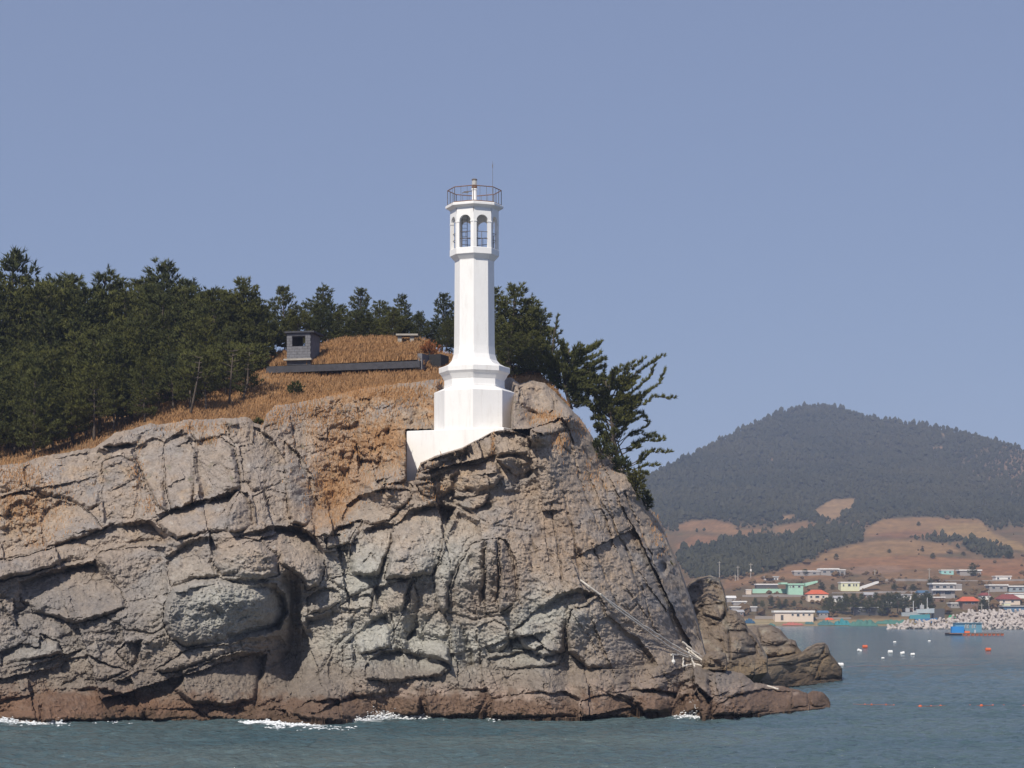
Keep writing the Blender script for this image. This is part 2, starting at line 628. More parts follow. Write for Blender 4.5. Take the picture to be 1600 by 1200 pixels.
CTRL = [(-150, 740, 131), (-150, 880, 124), (-150, 1000, 119),
        (0, 730, 131), (60, 718, 131), (150, 700, 131), (230, 668, 132), (350, 655, 131), (395, 660, 131), (430, 640, 134), (520, 620, 136), (600, 604, 137), (690, 594, 137),
        (0, 800, 127.5), (100, 790, 127), (200, 780, 126.5), (300, 760, 126.5), (380, 740, 126.5), (450, 760, 126.3), (476, 770, 127),
        (0, 880, 123), (120, 846, 124), (240, 818, 124), (380, 800, 122), (300, 880, 120.5), (150, 940, 120), (0, 980, 119.3), (200, 1020, 119), (80, 1060, 118),
        (330, 870, 119.5), (390, 880, 117.8), (350, 960, 118), (420, 960, 118), (430, 860, 119.2), (480, 870, 120.5), (300, 1040, 118.2), (400, 1040, 119.5),
        (458, 1000, 122), (470, 930, 122.5), (455, 1070, 120.3),
        (500, 930, 120.5), (520, 1000, 120), (500, 1060, 119.6), (522, 800, 129), (560, 720, 133), (508, 700, 132.5), (600, 680, 132.5), (640, 640, 135), (480, 650, 134), (680, 680, 131.5), (600, 740, 130.6),
        (560, 850, 123), (600, 780, 126), (650, 765, 125.3), (640, 850, 121.5), (570, 920, 120.5), (600, 1000, 119.8), (650, 940, 120.2), (660, 1050, 119.6),
        (660, 740, 125), (700, 712, 124.6), (770, 680, 123.6), (790, 672, 123.5), (830, 684, 124.3), (720, 760, 123.6), (790, 745, 122.9), (760, 830, 120.8), (700, 860, 120.6), (750, 920, 119.6),
        (760, 980, 119.4), (800, 1040, 119.6), (810, 605, 132), (850, 605, 131.5), (850, 640, 130), (830, 668, 128.5), (880, 660, 127), (890, 640, 131),
        (870, 720, 124.5), (850, 800, 122.2), (860, 880, 120.6), (900, 760, 125), (930, 720, 129.5), (920, 850, 122.3), (960, 800, 127), (990, 770, 132), (970, 735, 134),
        (990, 900, 124), (1030, 860, 130.5), (1040, 830, 134), (1040, 960, 127), (1070, 930, 132), (1085, 990, 132.5), (950, 960, 120.7), (900, 930, 118.9), (860, 990, 119.6), (980, 1020, 121.6), (1050, 1035, 125), (1095, 1035, 131),
        (900, 1050, 120), (1000, 1065, 121.5), (1060, 1070, 122.5), (560, 1086, 116.6), (650, 1086, 116.5), (750, 1086, 116.4), (850, 1086, 116.4), (950, 1086, 116.8), (1030, 1088, 117.3), (1110, 1060, 127), (1170, 1065, 131), (1220, 1080, 132.5), (1280, 1085, 135), (1150, 1095, 123), (1230, 1098, 128), (1294, 1096, 135.5)]
CTRL += [(u, interp(BOT, u), sea_depth(interp(BOT, u))) for u in list(range(-150, 1200, 75)) + [1180, 1230, 1270, 1297]]
BASE = Depth(CTRL, 16)

# hand-set blocks: outline, pop towards the sea (m), lean along the face (u, v in m per m), rounding
BLK = [
    ([(156, 697), (180, 676), (207, 670), (237, 661), (256, 664), (224, 680), (216, 693), (182, 698)], 1.0, 0, -.2),
    ([(352, 654), (390, 652), (397, 661), (394, 695), (367, 695), (357, 679)], .9, 0, 0),
    ([(297, 656), (351, 654), (352, 680), (330, 686), (305, 690), (296, 672)], .5, 0, -.2),
    ([(303, 690), (345, 683), (365, 697), (372, 730), (376, 767), (342, 770), (315, 785), (305, 740)], .5, .25, 0),
    ([(255, 690), (285, 672), (303, 690), (303, 740), (303, 785), (290, 795), (268, 800), (257, 760)], .7, .2, 0),
    ([(206, 702), (240, 683), (254, 690), (255, 760), (262, 800), (246, 792), (230, 765), (216, 725)], .4, .3, 0),
    ([(160, 722), (190, 712), (214, 722), (222, 760), (215, 800), (208, 814), (165, 817), (160, 780)], .9, .3, 0),
    ([(62, 800), (95, 783), (120, 788), (142, 800), (163, 826), (138, 838), (100, 851), (69, 858), (64, 830)], 1.0, 0, -.15),
    ([(35, 730), (60, 715), (110, 706), (152, 699), (172, 706), (158, 724), (158, 790), (140, 797), (110, 783), (62, 772), (40, 760)], .4, .1, .1),
    ([(0, 778), (30, 770), (58, 776), (60, 800), (62, 855), (30, 866), (-10, 872)], .2, 0, 0),
    ([(262, 803), (300, 785), (345, 772), (372, 767), (356, 806), (357, 828), (338, 834), (300, 839), (276, 845), (262, 836), (245, 814)], 1.1, 0, -.35),
    ([(374, 768), (388, 769), (396, 800), (400, 820), (375, 832), (359, 830), (358, 806)], .9, -1.1, 0),
    ([(394, 776), (420, 765), (445, 769), (450, 790), (451, 818), (402, 820), (397, 798)], .3, -.3, .1),
    ([(400, 668), (428, 688), (443, 715), (447, 768), (420, 763), (397, 770), (380, 750), (378, 715), (372, 697), (396, 694)], .3, -.25, 0),
    ([(443, 690), (465, 705), (485, 738), (498, 788), (490, 810), (474, 822), (453, 818), (448, 770)], .5, -.5, .1),
    ([(-20, 884), (40, 868), (72, 859), (130, 839), (182, 816), (238, 813), (264, 836), (262, 850), (225, 852), (160, 858), (148, 868), (100, 880), (40, 900), (-20, 915)], .5, 0, -.3),
    ([(150, 870), (160, 860), (225, 854), (258, 852), (258, 870), (262, 905), (262, 930), (228, 928), (190, 918), (165, 895)], .35, .1, -.15),
    ([(30, 910), (80, 890), (150, 874), (165, 898), (190, 922), (200, 950), (160, 965), (120, 975), (60, 960), (30, 940)], .2, 0, -.2),
    ([(258, 872), (290, 845), (325, 839), (336, 850), (333, 880), (345, 901), (300, 906), (268, 915), (262, 895)], .5, 0, -.2),
    ([(334, 884), (339, 850), (368, 838), (400, 844), (430, 864), (438, 880), (436, 898), (412, 906), (380, 904), (346, 900)], 1.9, -.1, -.15),
    ([(257, 945), (268, 916), (300, 906), (340, 902), (380, 912), (430, 912), (446, 932), (451, 960), (440, 984), (400, 994), (350, 1004), (290, 1013), (266, 1002), (256, 972)], 1.3, -.1, 0),
    ([(372, 837), (425, 820), (470, 822), (495, 839), (506, 862), (506, 900), (499, 915), (480, 922), (470, 905), (452, 890), (440, 882), (431, 864), (402, 843)], .9, -.1, -.35),
    ([(240, 1045), (290, 1016), (345, 1006), (400, 996), (438, 993), (446, 1008), (418, 1017), (372, 1015), (330, 1030), (290, 1045), (255, 1052)], .9, 0, -.4),
    ([(290, 1048), (332, 1032), (372, 1018), (418, 1020), (416, 1046), (411, 1072), (400, 1095), (350, 1105), (300, 1100), (270, 1080)], .5, -.1, 0),
    ([(180, 1020), (195, 1003), (222, 1000), (218, 1030), (208, 1042), (190, 1030)], .5, -.2, -.2),
    ([(0, 1020), (30, 1005), (60, 1010), (64, 990), (90, 1000), (100, 1022), (60, 1030), (20, 1035), (0, 1040)], .7, 0, -.4),
    ([(100, 1030), (140, 1024), (175, 1040), (200, 1046), (170, 1065), (130, 1062), (95, 1050)], .5, -.1, -.2),
    ([(-20, 1100), (30, 1088), (66, 1082), (64, 1128), (0, 1126), (-20, 1122)], .8, .1, -.25),
    ([(66, 1080), (140, 1073), (200, 1085), (222, 1104), (226, 1124), (160, 1128), (66, 1128)], 1.1, -.05, -.3),
    ([(226, 1108), (310, 1107), (320, 1122), (228, 1124)], .6, 0, -.2),
    ([(322, 1110), (370, 1106), (372, 1122), (324, 1122)], .5, 0, -.1),
    ([(380, 1122), (410, 1110), (445, 1108), (450, 1120), (440, 1127), (400, 1127)], .6, 0, -.3),
    ([(452, 1112), (490, 1095), (530, 1092), (534, 1110), (534, 1130), (520, 1130), (470, 1122)], .7, -.1, -.3),
    ([(507, 842), (530, 822), (564, 811), (552, 838), (548, 850), (530, 856), (510, 860)], .9, .15, -.3),
    ([(566, 811), (567, 830), (549, 852), (546, 848), (553, 832)], .4, -1.4, 0),
    ([(549, 853), (570, 826), (600, 816), (616, 818), (611, 850), (600, 880), (592, 899), (560, 899), (546, 895)], .8, .1, -.1),
    ([(540, 790), (560, 776), (600, 763), (640, 764), (644, 780), (622, 800), (610, 814), (580, 821), (556, 815), (535, 811)], .6, 0, -.3),
    ([(507, 862), (545, 857), (545, 895), (510, 905), (504, 880)], .2, -.2, .1),
    ([(510, 906), (545, 898), (592, 901), (588, 915), (570, 925), (545, 933), (538, 920)], .7, .1, -.1),
    ([(480, 936), (505, 916), (530, 921), (530, 944), (510, 955), (480, 960)], .7, .2, -.2),
    ([(531, 946), (545, 935), (580, 927), (584, 937), (580, 950), (550, 953), (532, 951)], .5, .1, -.1),
    ([(480, 964), (520, 956), (555, 956), (550, 985), (525, 1005), (510, 1040), (480, 1070), (465, 1060), (462, 1020)], .4, .3, -.1),
    ([(512, 1040), (528, 1005), (550, 985), (553, 992), (533, 1020), (525, 1055), (512, 1062)], .6, .2, 0),
    ([(535, 1005), (550, 1003), (556, 1030), (548, 1058), (532, 1062), (535, 1030)], .7, .3, 0),
    ([(555, 992), (585, 965), (605, 957), (612, 985), (612, 1012), (580, 1020), (562, 1025), (555, 1010)], .8, .3, -.2),
    ([(585, 918), (615, 910), (645, 900), (636, 935), (628, 955), (605, 955), (588, 945)], .7, .4, -.2),
    ([(628, 958), (638, 935), (646, 905), (655, 935), (655, 980), (640, 1000), (618, 1000), (614, 985)], .3, -.5, .1),
    ([(617, 820), (640, 796), (680, 786), (712, 795), (702, 830), (690, 870), (675, 900), (640, 904), (601, 905), (608, 860)], .6, .1, -.1),
    ([(703, 830), (716, 800), (750, 815), (754, 838), (736, 850), (718, 878), (702, 915), (704, 950), (692, 962), (680, 940), (677, 900), (691, 870)], .9, -.1, -.1),
    ([(718, 880), (737, 851), (757, 841), (758, 870), (757, 925), (756, 962), (730, 958), (708, 948), (704, 920)], 1.1, .1, 0),
    ([(759, 842), (776, 843), (779, 900), (778, 958), (758, 962), (759, 900)], 1.2, 0, 0),
    ([(778, 843), (792, 846), (805, 870), (810, 910), (808, 938), (792, 953), (780, 957), (781, 900)], .9, -.6, 0),
    ([(648, 750), (655, 727), (680, 716), (710, 703), (722, 706), (718, 725), (705, 736), (670, 751)], .9, .1, -.3),
    ([(720, 726), (724, 701), (767, 678), (774, 712), (760, 720), (736, 728)], .8, .1, -.2),
    ([(769, 677), (790, 672), (814, 677), (828, 690), (830, 711), (800, 711), (777, 717)], .9, -.1, -.2),
    ([(777, 719), (800, 712), (830, 714), (835, 735), (828, 748), (811, 748), (796, 735)], .5, -.6, .2),
    ([(702, 746), (720, 731), (755, 721), (778, 725), (786, 745), (770, 764), (740, 771), (715, 774), (704, 765)], .8, .1, -.1),
    ([(650, 760), (670, 753), (696, 750), (702, 768), (690, 782), (660, 776)], .8, 0, -.1),
    ([(600, 757), (640, 749), (645, 762), (640, 766), (606, 763)], .5, -.1, -.3),
    ([(704, 778), (740, 774), (768, 768), (756, 790), (735, 796), (708, 790)], .9, .1, -.2),
    ([(813, 606), (825, 597), (850, 600), (863, 620), (866, 640), (855, 652), (835, 648), (822, 640), (812, 630)], 1.2, -.1, -.2),
    ([(826, 672), (850, 661), (880, 652), (890, 668), (870, 676), (850, 680)], 1.0, 0, -.6),
    ([(872, 677), (891, 669), (896, 692), (893, 712), (880, 700)], .7, -.8, 0),
    ([(800, 985), (830, 960), (862, 932), (905, 918), (930, 926), (915, 945), (893, 952), (884, 985), (884, 1020), (850, 1030), (815, 1010)], .8, .25, -.2),
    ([(886, 985), (896, 952), (916, 946), (936, 930), (950, 960), (980, 986), (1012, 1012), (1028, 1040), (990, 1046), (920, 1046), (886, 1022)], .7, -.3, -.1),
    ([(660, 990), (672, 960), (688, 952), (700, 965), (702, 995), (690, 1000), (668, 992)], .8, .3, -.2),
    ([(702, 966), (722, 975), (740, 1020), (742, 1042), (722, 1050), (708, 1030), (704, 1000)], .6, -.7, 0),
    ([(632, 998), (646, 983), (662, 995), (690, 1003), (702, 1010), (704, 1040), (680, 1030), (650, 1020), (635, 1010)], .9, .1, -.3),
    ([(568, 1040), (590, 1020), (625, 1012), (660, 1025), (690, 1032), (704, 1044), (690, 1058), (648, 1062), (600, 1068), (572, 1062)], .9, .1, -.4),
    ([(746, 980), (770, 970), (790, 975), (800, 1000), (790, 1018), (765, 1020), (750, 1005)], .8, .2, -.2),
    ([(796, 1000), (830, 990), (852, 1006), (835, 1015), (800, 1016)], .9, .1, -.4),
    ([(762, 1028), (800, 1022), (850, 1010), (880, 1025), (870, 1040), (830, 1045), (770, 1048)], .8, .1, -.4),
    ([(484, 1115), (540, 1090), (610, 1080), (660, 1090), (656, 1118), (560, 1122), (536, 1124)], .7, .1, -.5),
    ([(664, 1092), (700, 1078), (760, 1074), (764, 1090), (745, 1120), (668, 1120)], .8, .1, -.5),
    ([(768, 1090), (800, 1085), (880, 1080), (905, 1092), (900, 1121), (766, 1121)], .9, 0, -.5),
    ([(908, 1094), (950, 1082), (985, 1095), (1000, 1112), (990, 1121), (906, 1121)], .8, -.2, -.5),
    ([(960, 1082), (1010, 1075), (1060, 1082), (1050, 1112), (1006, 1114), (988, 1094)], .7, -.1, -.5),
    ([(1062, 1085), (1090, 1070), (1112, 1092), (1105, 1112), (1070, 1112)], .6, -.4, -.3),
    ([(1112, 1120), (1122, 1100), (1150, 1086), (1190, 1075), (1236, 1080), (1232, 1108), (1170, 1117)], .8, 0, -.6),
    ([(1238, 1080), (1262, 1084), (1264, 1102), (1236, 1108)], .6, -.1, -.4),
    ([(1266, 1083), (1284, 1081), (1296, 1092), (1294, 1104), (1267, 1103)], .7, -.2, -.3),
]
CRK = [  # open fissures: path, half width px, depth m
    ([(0, 876), (40, 866), (72, 858), (130, 838), (162, 826), (185, 815)], 2.2, 1.0), ([(150, 866), (175, 858), (200, 852), (228, 845)], 1.6, .7),
    ([(214, 715), (232, 760), (250, 795)], 2.5, .9), ([(303, 680), (304, 740), (302, 790)], 1.8, .7), ([(368, 700), (374, 745), (377, 770)], 1.8, .7), ([(443, 700), (447, 770), (452, 820)], 1.8, .8),
    ([(617, 815), (610, 850), (600, 880), (592, 905), (584, 935), (580, 955)], 3.0, 1.8), ([(700, 800), (690, 860), (678, 900)], 1.6, .6), ([(757, 860), (757, 955)], 1.4, .6),
    ([(810, 900), (813, 950)], 2, .8), ([(700, 955), (740, 968), (790, 960), (812, 942)], 2.5, 1.0), ([(890, 690), (905, 740), (920, 790), (935, 830)], 2.0, .8),
    ([(910, 700), (945, 760), (960, 820), (985, 870), (1000, 940)], 2.2, .9), ([(880, 770), (895, 830), (905, 900)], 2.6, 1.1), ([(860, 790), (872, 850), (878, 910)], 1.8, .7),
    ([(940, 780), (975, 850), (1005, 930), (1025, 990)], 2.0, .9), ([(975, 770), (1010, 850), (1040, 930), (1060, 1000)], 2.2, 1.0), ([(925, 850), (945, 900), (965, 950)], 2.0, .8),
    ([(760, 825), (795, 822), (830, 830)], 1.6, .6), ([(704, 785), (735, 800), (757, 815)], 2.6, 1.2), ([(560, 640), (556, 700), (540, 745)], 4, .9), ([(620, 640), (600, 690), (590, 740)], 3, .5),
    ([(780, 1010), (800, 1040)], 1.5, .5), ([(745, 985), (752, 1045)], 2.0, .8), ([(612, 958), (616, 1005)], 1.8, .8), ([(160, 960), (200, 985), (240, 990), (262, 975)], 1.8, .7),
    ([(0, 940), (40, 990), (70, 1000)], 1.8, .6), ([(400, 1100), (404, 1070), (410, 1050)], 5, 1.8), ([(1040, 1075), (1050, 1110)], 3, .9), ([(1108, 1065), (1114, 1095), (1112, 1118)], 3.5, 1.0),
]
PIT = [(715, 752, 52, 30, -1.3), (765, 745, 40, 30, -.5), (535, 715, 34, 85, 1.3), (505, 790, 22, 40, .9), (460, 950, 9, 50, 1.8), (452, 1025, 14, 34, 1.0), (452, 905, 10, 14, 1.0), (735, 875, 7, 9, .9), (905, 865, 5, 8, .7), (1036, 888, 6, 9, .9), (705, 772, 8, 6, .9), (1075, 1095, 12, 8, .7),
       (995, 1115, 14, 6, .8), (198, 697, 18, 4, .9), (165, 990, 14, 4, .6), (385, 908, 40, 4, .9), (800, 770, 12, 5, .5), (760, 790, 10, 6, .6), (735, 765, 8, 4, .6)]


def build_headland():
    us = np.arange(-160, 1298.1, 1.6)
    nr = 335
    t = np.linspace(0, 1, nr) ** 1.0
    vt = interp(TOP, us) + 2.2 * fbm(us / 22, us * 0 + 3, 3, 5) + 1.2 * vnoise(us / 5, us * 0, 8)
    vb = interp(BOT, us) + 1.0 * vnoise(us / 9, us * 0 + 7, 9)
    U = np.repeat(us[None, :], nr, 0)
    V = vt[None, :] + (vb - vt)[None, :] * t[:, None]
    Y = BASE(U, V)
    # warped coordinates so that no joint runs ruler-straight
    wu = U + 4.5 * fbm(U / 38, V / 38, 3, 21) + 1.6 * vnoise(U / 7, V / 7, 22)
    wv = V + 4.5 * fbm(U / 38, V / 38, 3, 23) + 1.6 * vnoise(U / 7, V / 7, 24)

    def rot(a, sx, sy):
        a = math.radians(a)
        x = (wu * math.cos(a) + wv * math.sin(a)) / sx
        y = (-wu * math.sin(a) + wv * math.cos(a)) / sy
        return x, y
    wl_ = 1 - sstep(420, 520, U)
    wr = sstep(820, 920, U) * (1 - sstep(1020, 1080, V))
    wc = np.clip(1 - wl_ - wr, 0, 1)
    d = np.zeros(U.shape)
    edge = np.ones(U.shape)
    for w, ang, k in ((wl_, -17, (2.0, 1.0)), (wc, 78, (1.7, 1.0)), (wr, 64, (2.8, .9))):
        for sc, am, sd in ((84, 1.55, 31), (40, .62, 47), (17, .2, 63)):
            x, y = rot(ang + (sd % 7) * 3 - 9, sc * k[0], sc * k[1])
            d += w * am * (.55 if ang == 64 and sc > 50 else 1) * (planes(x, y, sd + int(ang) % 11 + (17 if ang == 64 else 0), 1.75, .35, 1.9, .4) + .1)
        # a sparse set of thin joints
        x, y = rot(ang, 58 * k[0], 40 * k[1])
        h, e = facets(x, y, 71 + int(ang) % 5, 0, 0, .1, 0)
        on = sstep(.1, .45, fbm(U / 55, V / 55, 2, 73)) * w
        px_ = e * 40
        d -= .22 * on * np.exp(-(px_ / 1.1) ** 2)
        edge = np.minimum(edge, np.where(on > .4, px_ / 8, 1))
    lab = np.full(U.shape, -1, int)
    blockd = np.zeros(U.shape)
    for i, (poly, pop, lu, lv) in enumerate(BLK):
        p = np.array(poly, float)
        u0, v0, u1, v1 = p[:, 0].min() - 14, p[:, 1].min() - 14, p[:, 0].max() + 14, p[:, 1].max() + 14
        c0, c1 = np.searchsorted(us, [u0, u1])
        if c1 <= c0:
            continue
        sl = (slice(None), slice(c0, c1))
        sd = poly_sd(poly, wu[sl], wv[sl])
        cu, cv = p[:, 0].mean(), p[:, 1].mean()
        ins = sd > 0
        size = min(u1 - u0, v1 - v0) - 28
        w = np.clip(size * 0.085, 2.0, 6.0)
        rd = np.clip(np.maximum(sd, 0) / (w * 1.6), 0, 1)
        ju, jv = (hash2(np.array(i), np.array(3), 5) - .5) * .7, (hash2(np.array(i), np.array(8), 5) - .4) * .7
        hh = .55 * pop * rd + 0.074 * ((lu + ju) * (U[sl] - cu) + (jv - lv) * (V[sl] - cv)) * np.clip(rd * 1.5, 0, 1)
        keep = 0.8
        d[sl] = np.where(ins, d[sl] * keep + hh * 0.95, d[sl])
        # joint around the block
        jn = sstep(-.25, .5, fbm(U[sl] / 22, V[sl] / 22, 2, 400 + i))
        d[sl] -= (0.05 + 0.10 * pop) * jn * np.exp(-(sd / 1.4) ** 2)
        lab[sl] = np.where(ins, i, lab[sl])
        edge[sl] = np.minimum(edge[sl], np.abs(sd) / 8 + .3 * (1 - jn))
    for pl, w, dep in CRK:
        dist = line_dist(pl, wu, wv)
        d -= dep * .48 * np.exp(-(dist / (w * .75)) ** 2) * (0.6 + 0.7 * fbm(U / 25, V / 25, 2, 77))
        edge = np.minimum(edge, dist / 8)
    for u, v, ru, rv, dep in PIT:
        d -= dep * np.exp(-(((wu - u) / ru) ** 2 + ((wv - v) / rv) ** 2) ** 1.5)
    # roughness of the stone itself
    rid = 1 - np.abs(fbm(wu / 30, wv / 30, 4, 91)) * 2
    d += 0.16 * rid * (0.6 + 0.4 * sstep(900, 1000, V)) + 0.26 * fbm(U / 14, V / 12, 4, 93, .7) + 0.10 * fbm(U / 4.6, V / 4.2, 2, 95)
    d += 0.09 * planes(wu / 8.0 + .6 * fbm(U / 9, V / 9, 2, 98), wv / 6.5, 99, 1.3, .5, 2.0)
    rub = np.exp(-((U - 570) / 95) ** 2 - ((V - 700) / 80) ** 2) + np.exp(-((U - 30) / 60) ** 2 - ((V - 790) / 50) ** 2)
    d += rub * (.55 * planes(wu / 17, wv / 12, 131, 1.6, .5, 2.0) + .3 * planes(wu / 8, wv / 7, 133, 1.4, .5, 2.0) + .4)
    pk = vnoise(U / 5.5, V / 5.0, 97)
    d -= 0.14 * sstep(.4, .8, pk) * sstep(-.2, .3, fbm(U / 40, V / 40, 2, 96))
    # stone standing behind the plinth is well back from its face
    pl = interp([(630, 770), (634, 753), (648, 752), (653, 735), (658, 725), (680, 714), (722, 701), (768, 676), (790, 671), (815, 677), (830, 684)], U)
    beh = sstep(0, 3.0, pl - V) * sstep(633, 637, U) * (1 - sstep(824, 830, U))
    beh = np.where(V < 671, sstep(682, 692, U) * (1 - sstep(794, 804, U)), beh)
    Y = Y * (1 - beh) + beh * np.maximum(Y + d, 130.5)
    d = d * (1 - .8 * beh)
    fade = sstep(0, 6, V - vt[None, :])
    lie = np.abs(np.gradient(BASE(U, V), axis=0) / np.maximum(.3, np.gradient(V, axis=0)))
    d = d * np.clip(lie / .055, 1, 3.2)
    Y = Y - d * (0.35 + 0.65 * fade)
    # round the crest away from the sea
    crest = np.clip(1 - (V - vt[None, :]) / 9.0, 0, 1)
    Y = Y + 1.3 * crest ** 2 * sstep(0, 1, 1)
    W = PX(U, V, Y)
    Z = W[..., 2]
    # ---- colours of the stone, soil and tide marks
    n1 = fbm(U / 90, V / 60, 4, 101)
    n2 = fbm(U / 28, V / 22, 4, 103)
    n3 = fbm(U / 9, V / 8, 3, 105)
    C = np.array([.262, .212, .170]) * np.ones(U.shape + (1,))

    def mixc(C, c, w):
        w = np.clip(w, 0, 1)[..., None]
        return C * (1 - w) + np.array(c) * w

    def blob(u, v, ru, rv):
        return np.exp(-((U - u) / ru) ** 2 - ((V - v) / rv) ** 2)
    C = mixc(C, (.215, .195, .182), sstep(-.1, .45, n1))
    C = mixc(C, (.30, .235, .18), .8 * sstep(.05, .5, n2))
    green = np.maximum.reduce([blob(640, 1010, 170, 62), blob(350, 955, 105, 55), blob(850, 975, 70, 50), blob(800, 1020, 80, 40), .8 * blob(700, 900, 60, 80), .8 * blob(560, 900, 70, 70), .6 * blob(60, 1030, 90, 40)])
    C = mixc(C, (.30, .292, .262), 1.3 * green + .25 * n2 * (green > .15))
    C = mixc(C, (.31, .235, .17), .55 * sstep(-.2, .5, n2 + .3 * n3) * (1 - sstep(800, 900, V)))
    C = mixc(C, (.225, .205, .19), .45 * np.maximum(blob(300, 740, 160, 70), blob(480, 640, 60, 25)))
    soil = np.maximum.reduce([blob(560, 616, 150, 26), blob(600, 690, 95, 65), blob(520, 770, 40, 55), .9 * blob(40, 800, 70, 55), blob(690, 640, 70, 42), .7 * blob(850, 652, 34, 14), .6 * blob(300, 775, 40, 25),
                              .5 * blob(180, 740, 140, 40), .5 * blob(900, 850, 110, 120), .55 * blob(720, 740, 80, 30), .5 * blob(1060, 860, 40, 60)])
    C = mixc(C, (.31, .23, .155), .8 * sstep(.3, .9, soil + .5 * n2 + .4 * n3))
    C = mixc(C, (.20, .125, .07), .7 * soil * sstep(.0, .5, fbm(U / 14, V / 9, 3, 119)))
    C = mixc(C, (.27, .145, .062), .75 * sstep(.62, 1.0, soil + .5 * n3 - .3 * n1) * soil)
    C = mixc(C, (.095, .08, .07), .75 * sstep(.22, .7, n3 + .45 * n2) * (1 - soil))
    C = mixc(C, (.40, .37, .325), .7 * sstep(.25, .75, fbm(U / 12, V / 10, 3, 111)) * (1 - .6 * soil))
    C = mixc(C, (.165, .148, .135), 1.0 * np.maximum.reduce([blob(110, 970, 210, 75), .9 * blob(250, 1060, 240, 36), .8 * blob(40, 1000, 110, 60), .8 * blob(430, 1040, 50, 60)]) * (.6 + .5 * sstep(-.3, .4, n2)))
    C = mixc(C, (.185, .14, .11), .7 * np.maximum.reduce([blob(710, 935, 70, 45), blob(790, 910, 40, 50), .8 * blob(880, 830, 60, 90), .8 * blob(890, 1000, 50, 35), .7 * blob(500, 880, 40, 40)]) * (.5 + .6 * sstep(-.3, .4, n2)))
    C = mixc(C, (.27, .165, .09), .55 * sstep(.3, .8, np.maximum(blob(530, 730, 55, 90), blob(510, 800, 40, 40)) + .4 * n2))
    # earth and moss lodged in the joints
    C = mixc(C, (.095, .068, .042), .4 * (1 - sstep(.0, .2, edge)) * (1 - sstep(1020, 1080, V) * .5))
    C = mixc(C, (.075, .08, .028), .5 * sstep(.55, .9, fbm(U / 16, V / 12, 3, 117) + .25 * (V < 760)) * (V < 850))
    # tide zone
    tz = Z + .8 * n2 + .6 * n1 + .35 * n3
    lower = 1 - sstep(2.4, 4.3, tz)
    C = mixc(C, (.155, .125, .10), .7 * lower)
    pink = np.exp(-((tz - 1.55) / .6) ** 2) * sstep(480, 640, U)
    C = mixc(C, (.34, .25, .20), .6 * pink * sstep(-.3, .4, n2))
    C = mixc(C, (.125, .078, .052), .9 * (1 - sstep(.9, 1.7, tz)))
    C = mixc(C, (.14, .078, .048), .6 * (1 - sstep(1.2, 2.2, tz)) * (1 - sstep(180, 380, U)))
    C = mixc(C, (.075, .048, .03), .8 * (1 - sstep(.12, .5, tz)))
    C = mixc(C, (.28, .215, .155), .6 * np.maximum(blob(860, 700, 40, 40), blob(780, 700, 60, 30)))
    C = np.clip(C * np.array([1.24, 1.245, 1.25]) * (1 + .12 * n3[..., None]), .02, .8)
    # ---- cut the sheet into the cliff and its blocks
    n, k = U.shape
    idx = np.arange(n * k).reshape(n, k)
    Q = np.stack([idx[:-1, :-1], idx[1:, :-1], idx[1:, 1:], idx[:-1, 1:]], -1)
    fl = lab[:-1, :-1]
    W2, C2 = W.reshape(-1, 3), C.reshape(-1, 3)
    root = empty('rocky_headland', (0, 120, 0))
    tag(root, kind='structure')
    root['label'] = 'weathered grey and tan sea cliff carrying the white lighthouse'

    def piece(name, F, back):
        ed = np.concatenate([F[:, [0, 1]], F[:, [1, 2]], F[:, [2, 3]], F[:, [3, 0]]])
        key = np.sort(ed, 1)
        kk = key[:, 0].astype(np.int64) * (n * k) + key[:, 1]
        un, first, cnt = np.unique(kk, return_index=True, return_counts=True)
        be = ed[first[cnt == 1]]
        used, inv = np.unique(np.concatenate([F.ravel(), be.ravel()]), return_inverse=True)
        Fl = inv[:F.size].reshape(F.shape)
        bl = inv[F.size:].reshape(-1, 2)
        vs, cs = W2[used], C2[used]
        bv = np.unique(bl)
        mp = np.full(len(used), -1)
        mp[bv] = np.arange(len(bv)) + len(used)
        bk = vs[bv] + np.array([0, back, -0.15 * back])
        low = vs[bv][:, 2] < 0.6
        bk[low] = vs[bv][low] + np.array([0, 0.4, -1.6])
        sk = np.stack([bl[:, 1], bl[:, 0], mp[bl[:, 0]], mp[bl[:, 1]]], -1)
        return obj(name, np.concatenate([vs, bk]), np.concatenate([Fl, sk]), M_ROCK, root, np.concatenate([cs, cs[bv]]))
    piece('cliff_face', Q[fl < 0].reshape(-1, 4), 5.0)
    for i in range(len(BLK)):
        F = Q[fl == i].reshape(-1, 4)
        if len(F) > 8:
            piece('rock_block', F, 0.9)
    return us, vt, Y, W, C, n3


H_us, H_vt, H_Y, H_W, H_C, H_n3 = build_headland()


def rock_at(u, v):
    """distance of the cliff surface at a photo position"""
    c = int(np.clip(round((u - H_us[0]) / 1.6), 0, len(H_us) - 1))
    col = H_W[:, c, :]
    vv = HZ - (col[:, 2] - CAMH) * FOC / col[:, 1]
    return float(np.interp(v, vv, col[:, 1]))


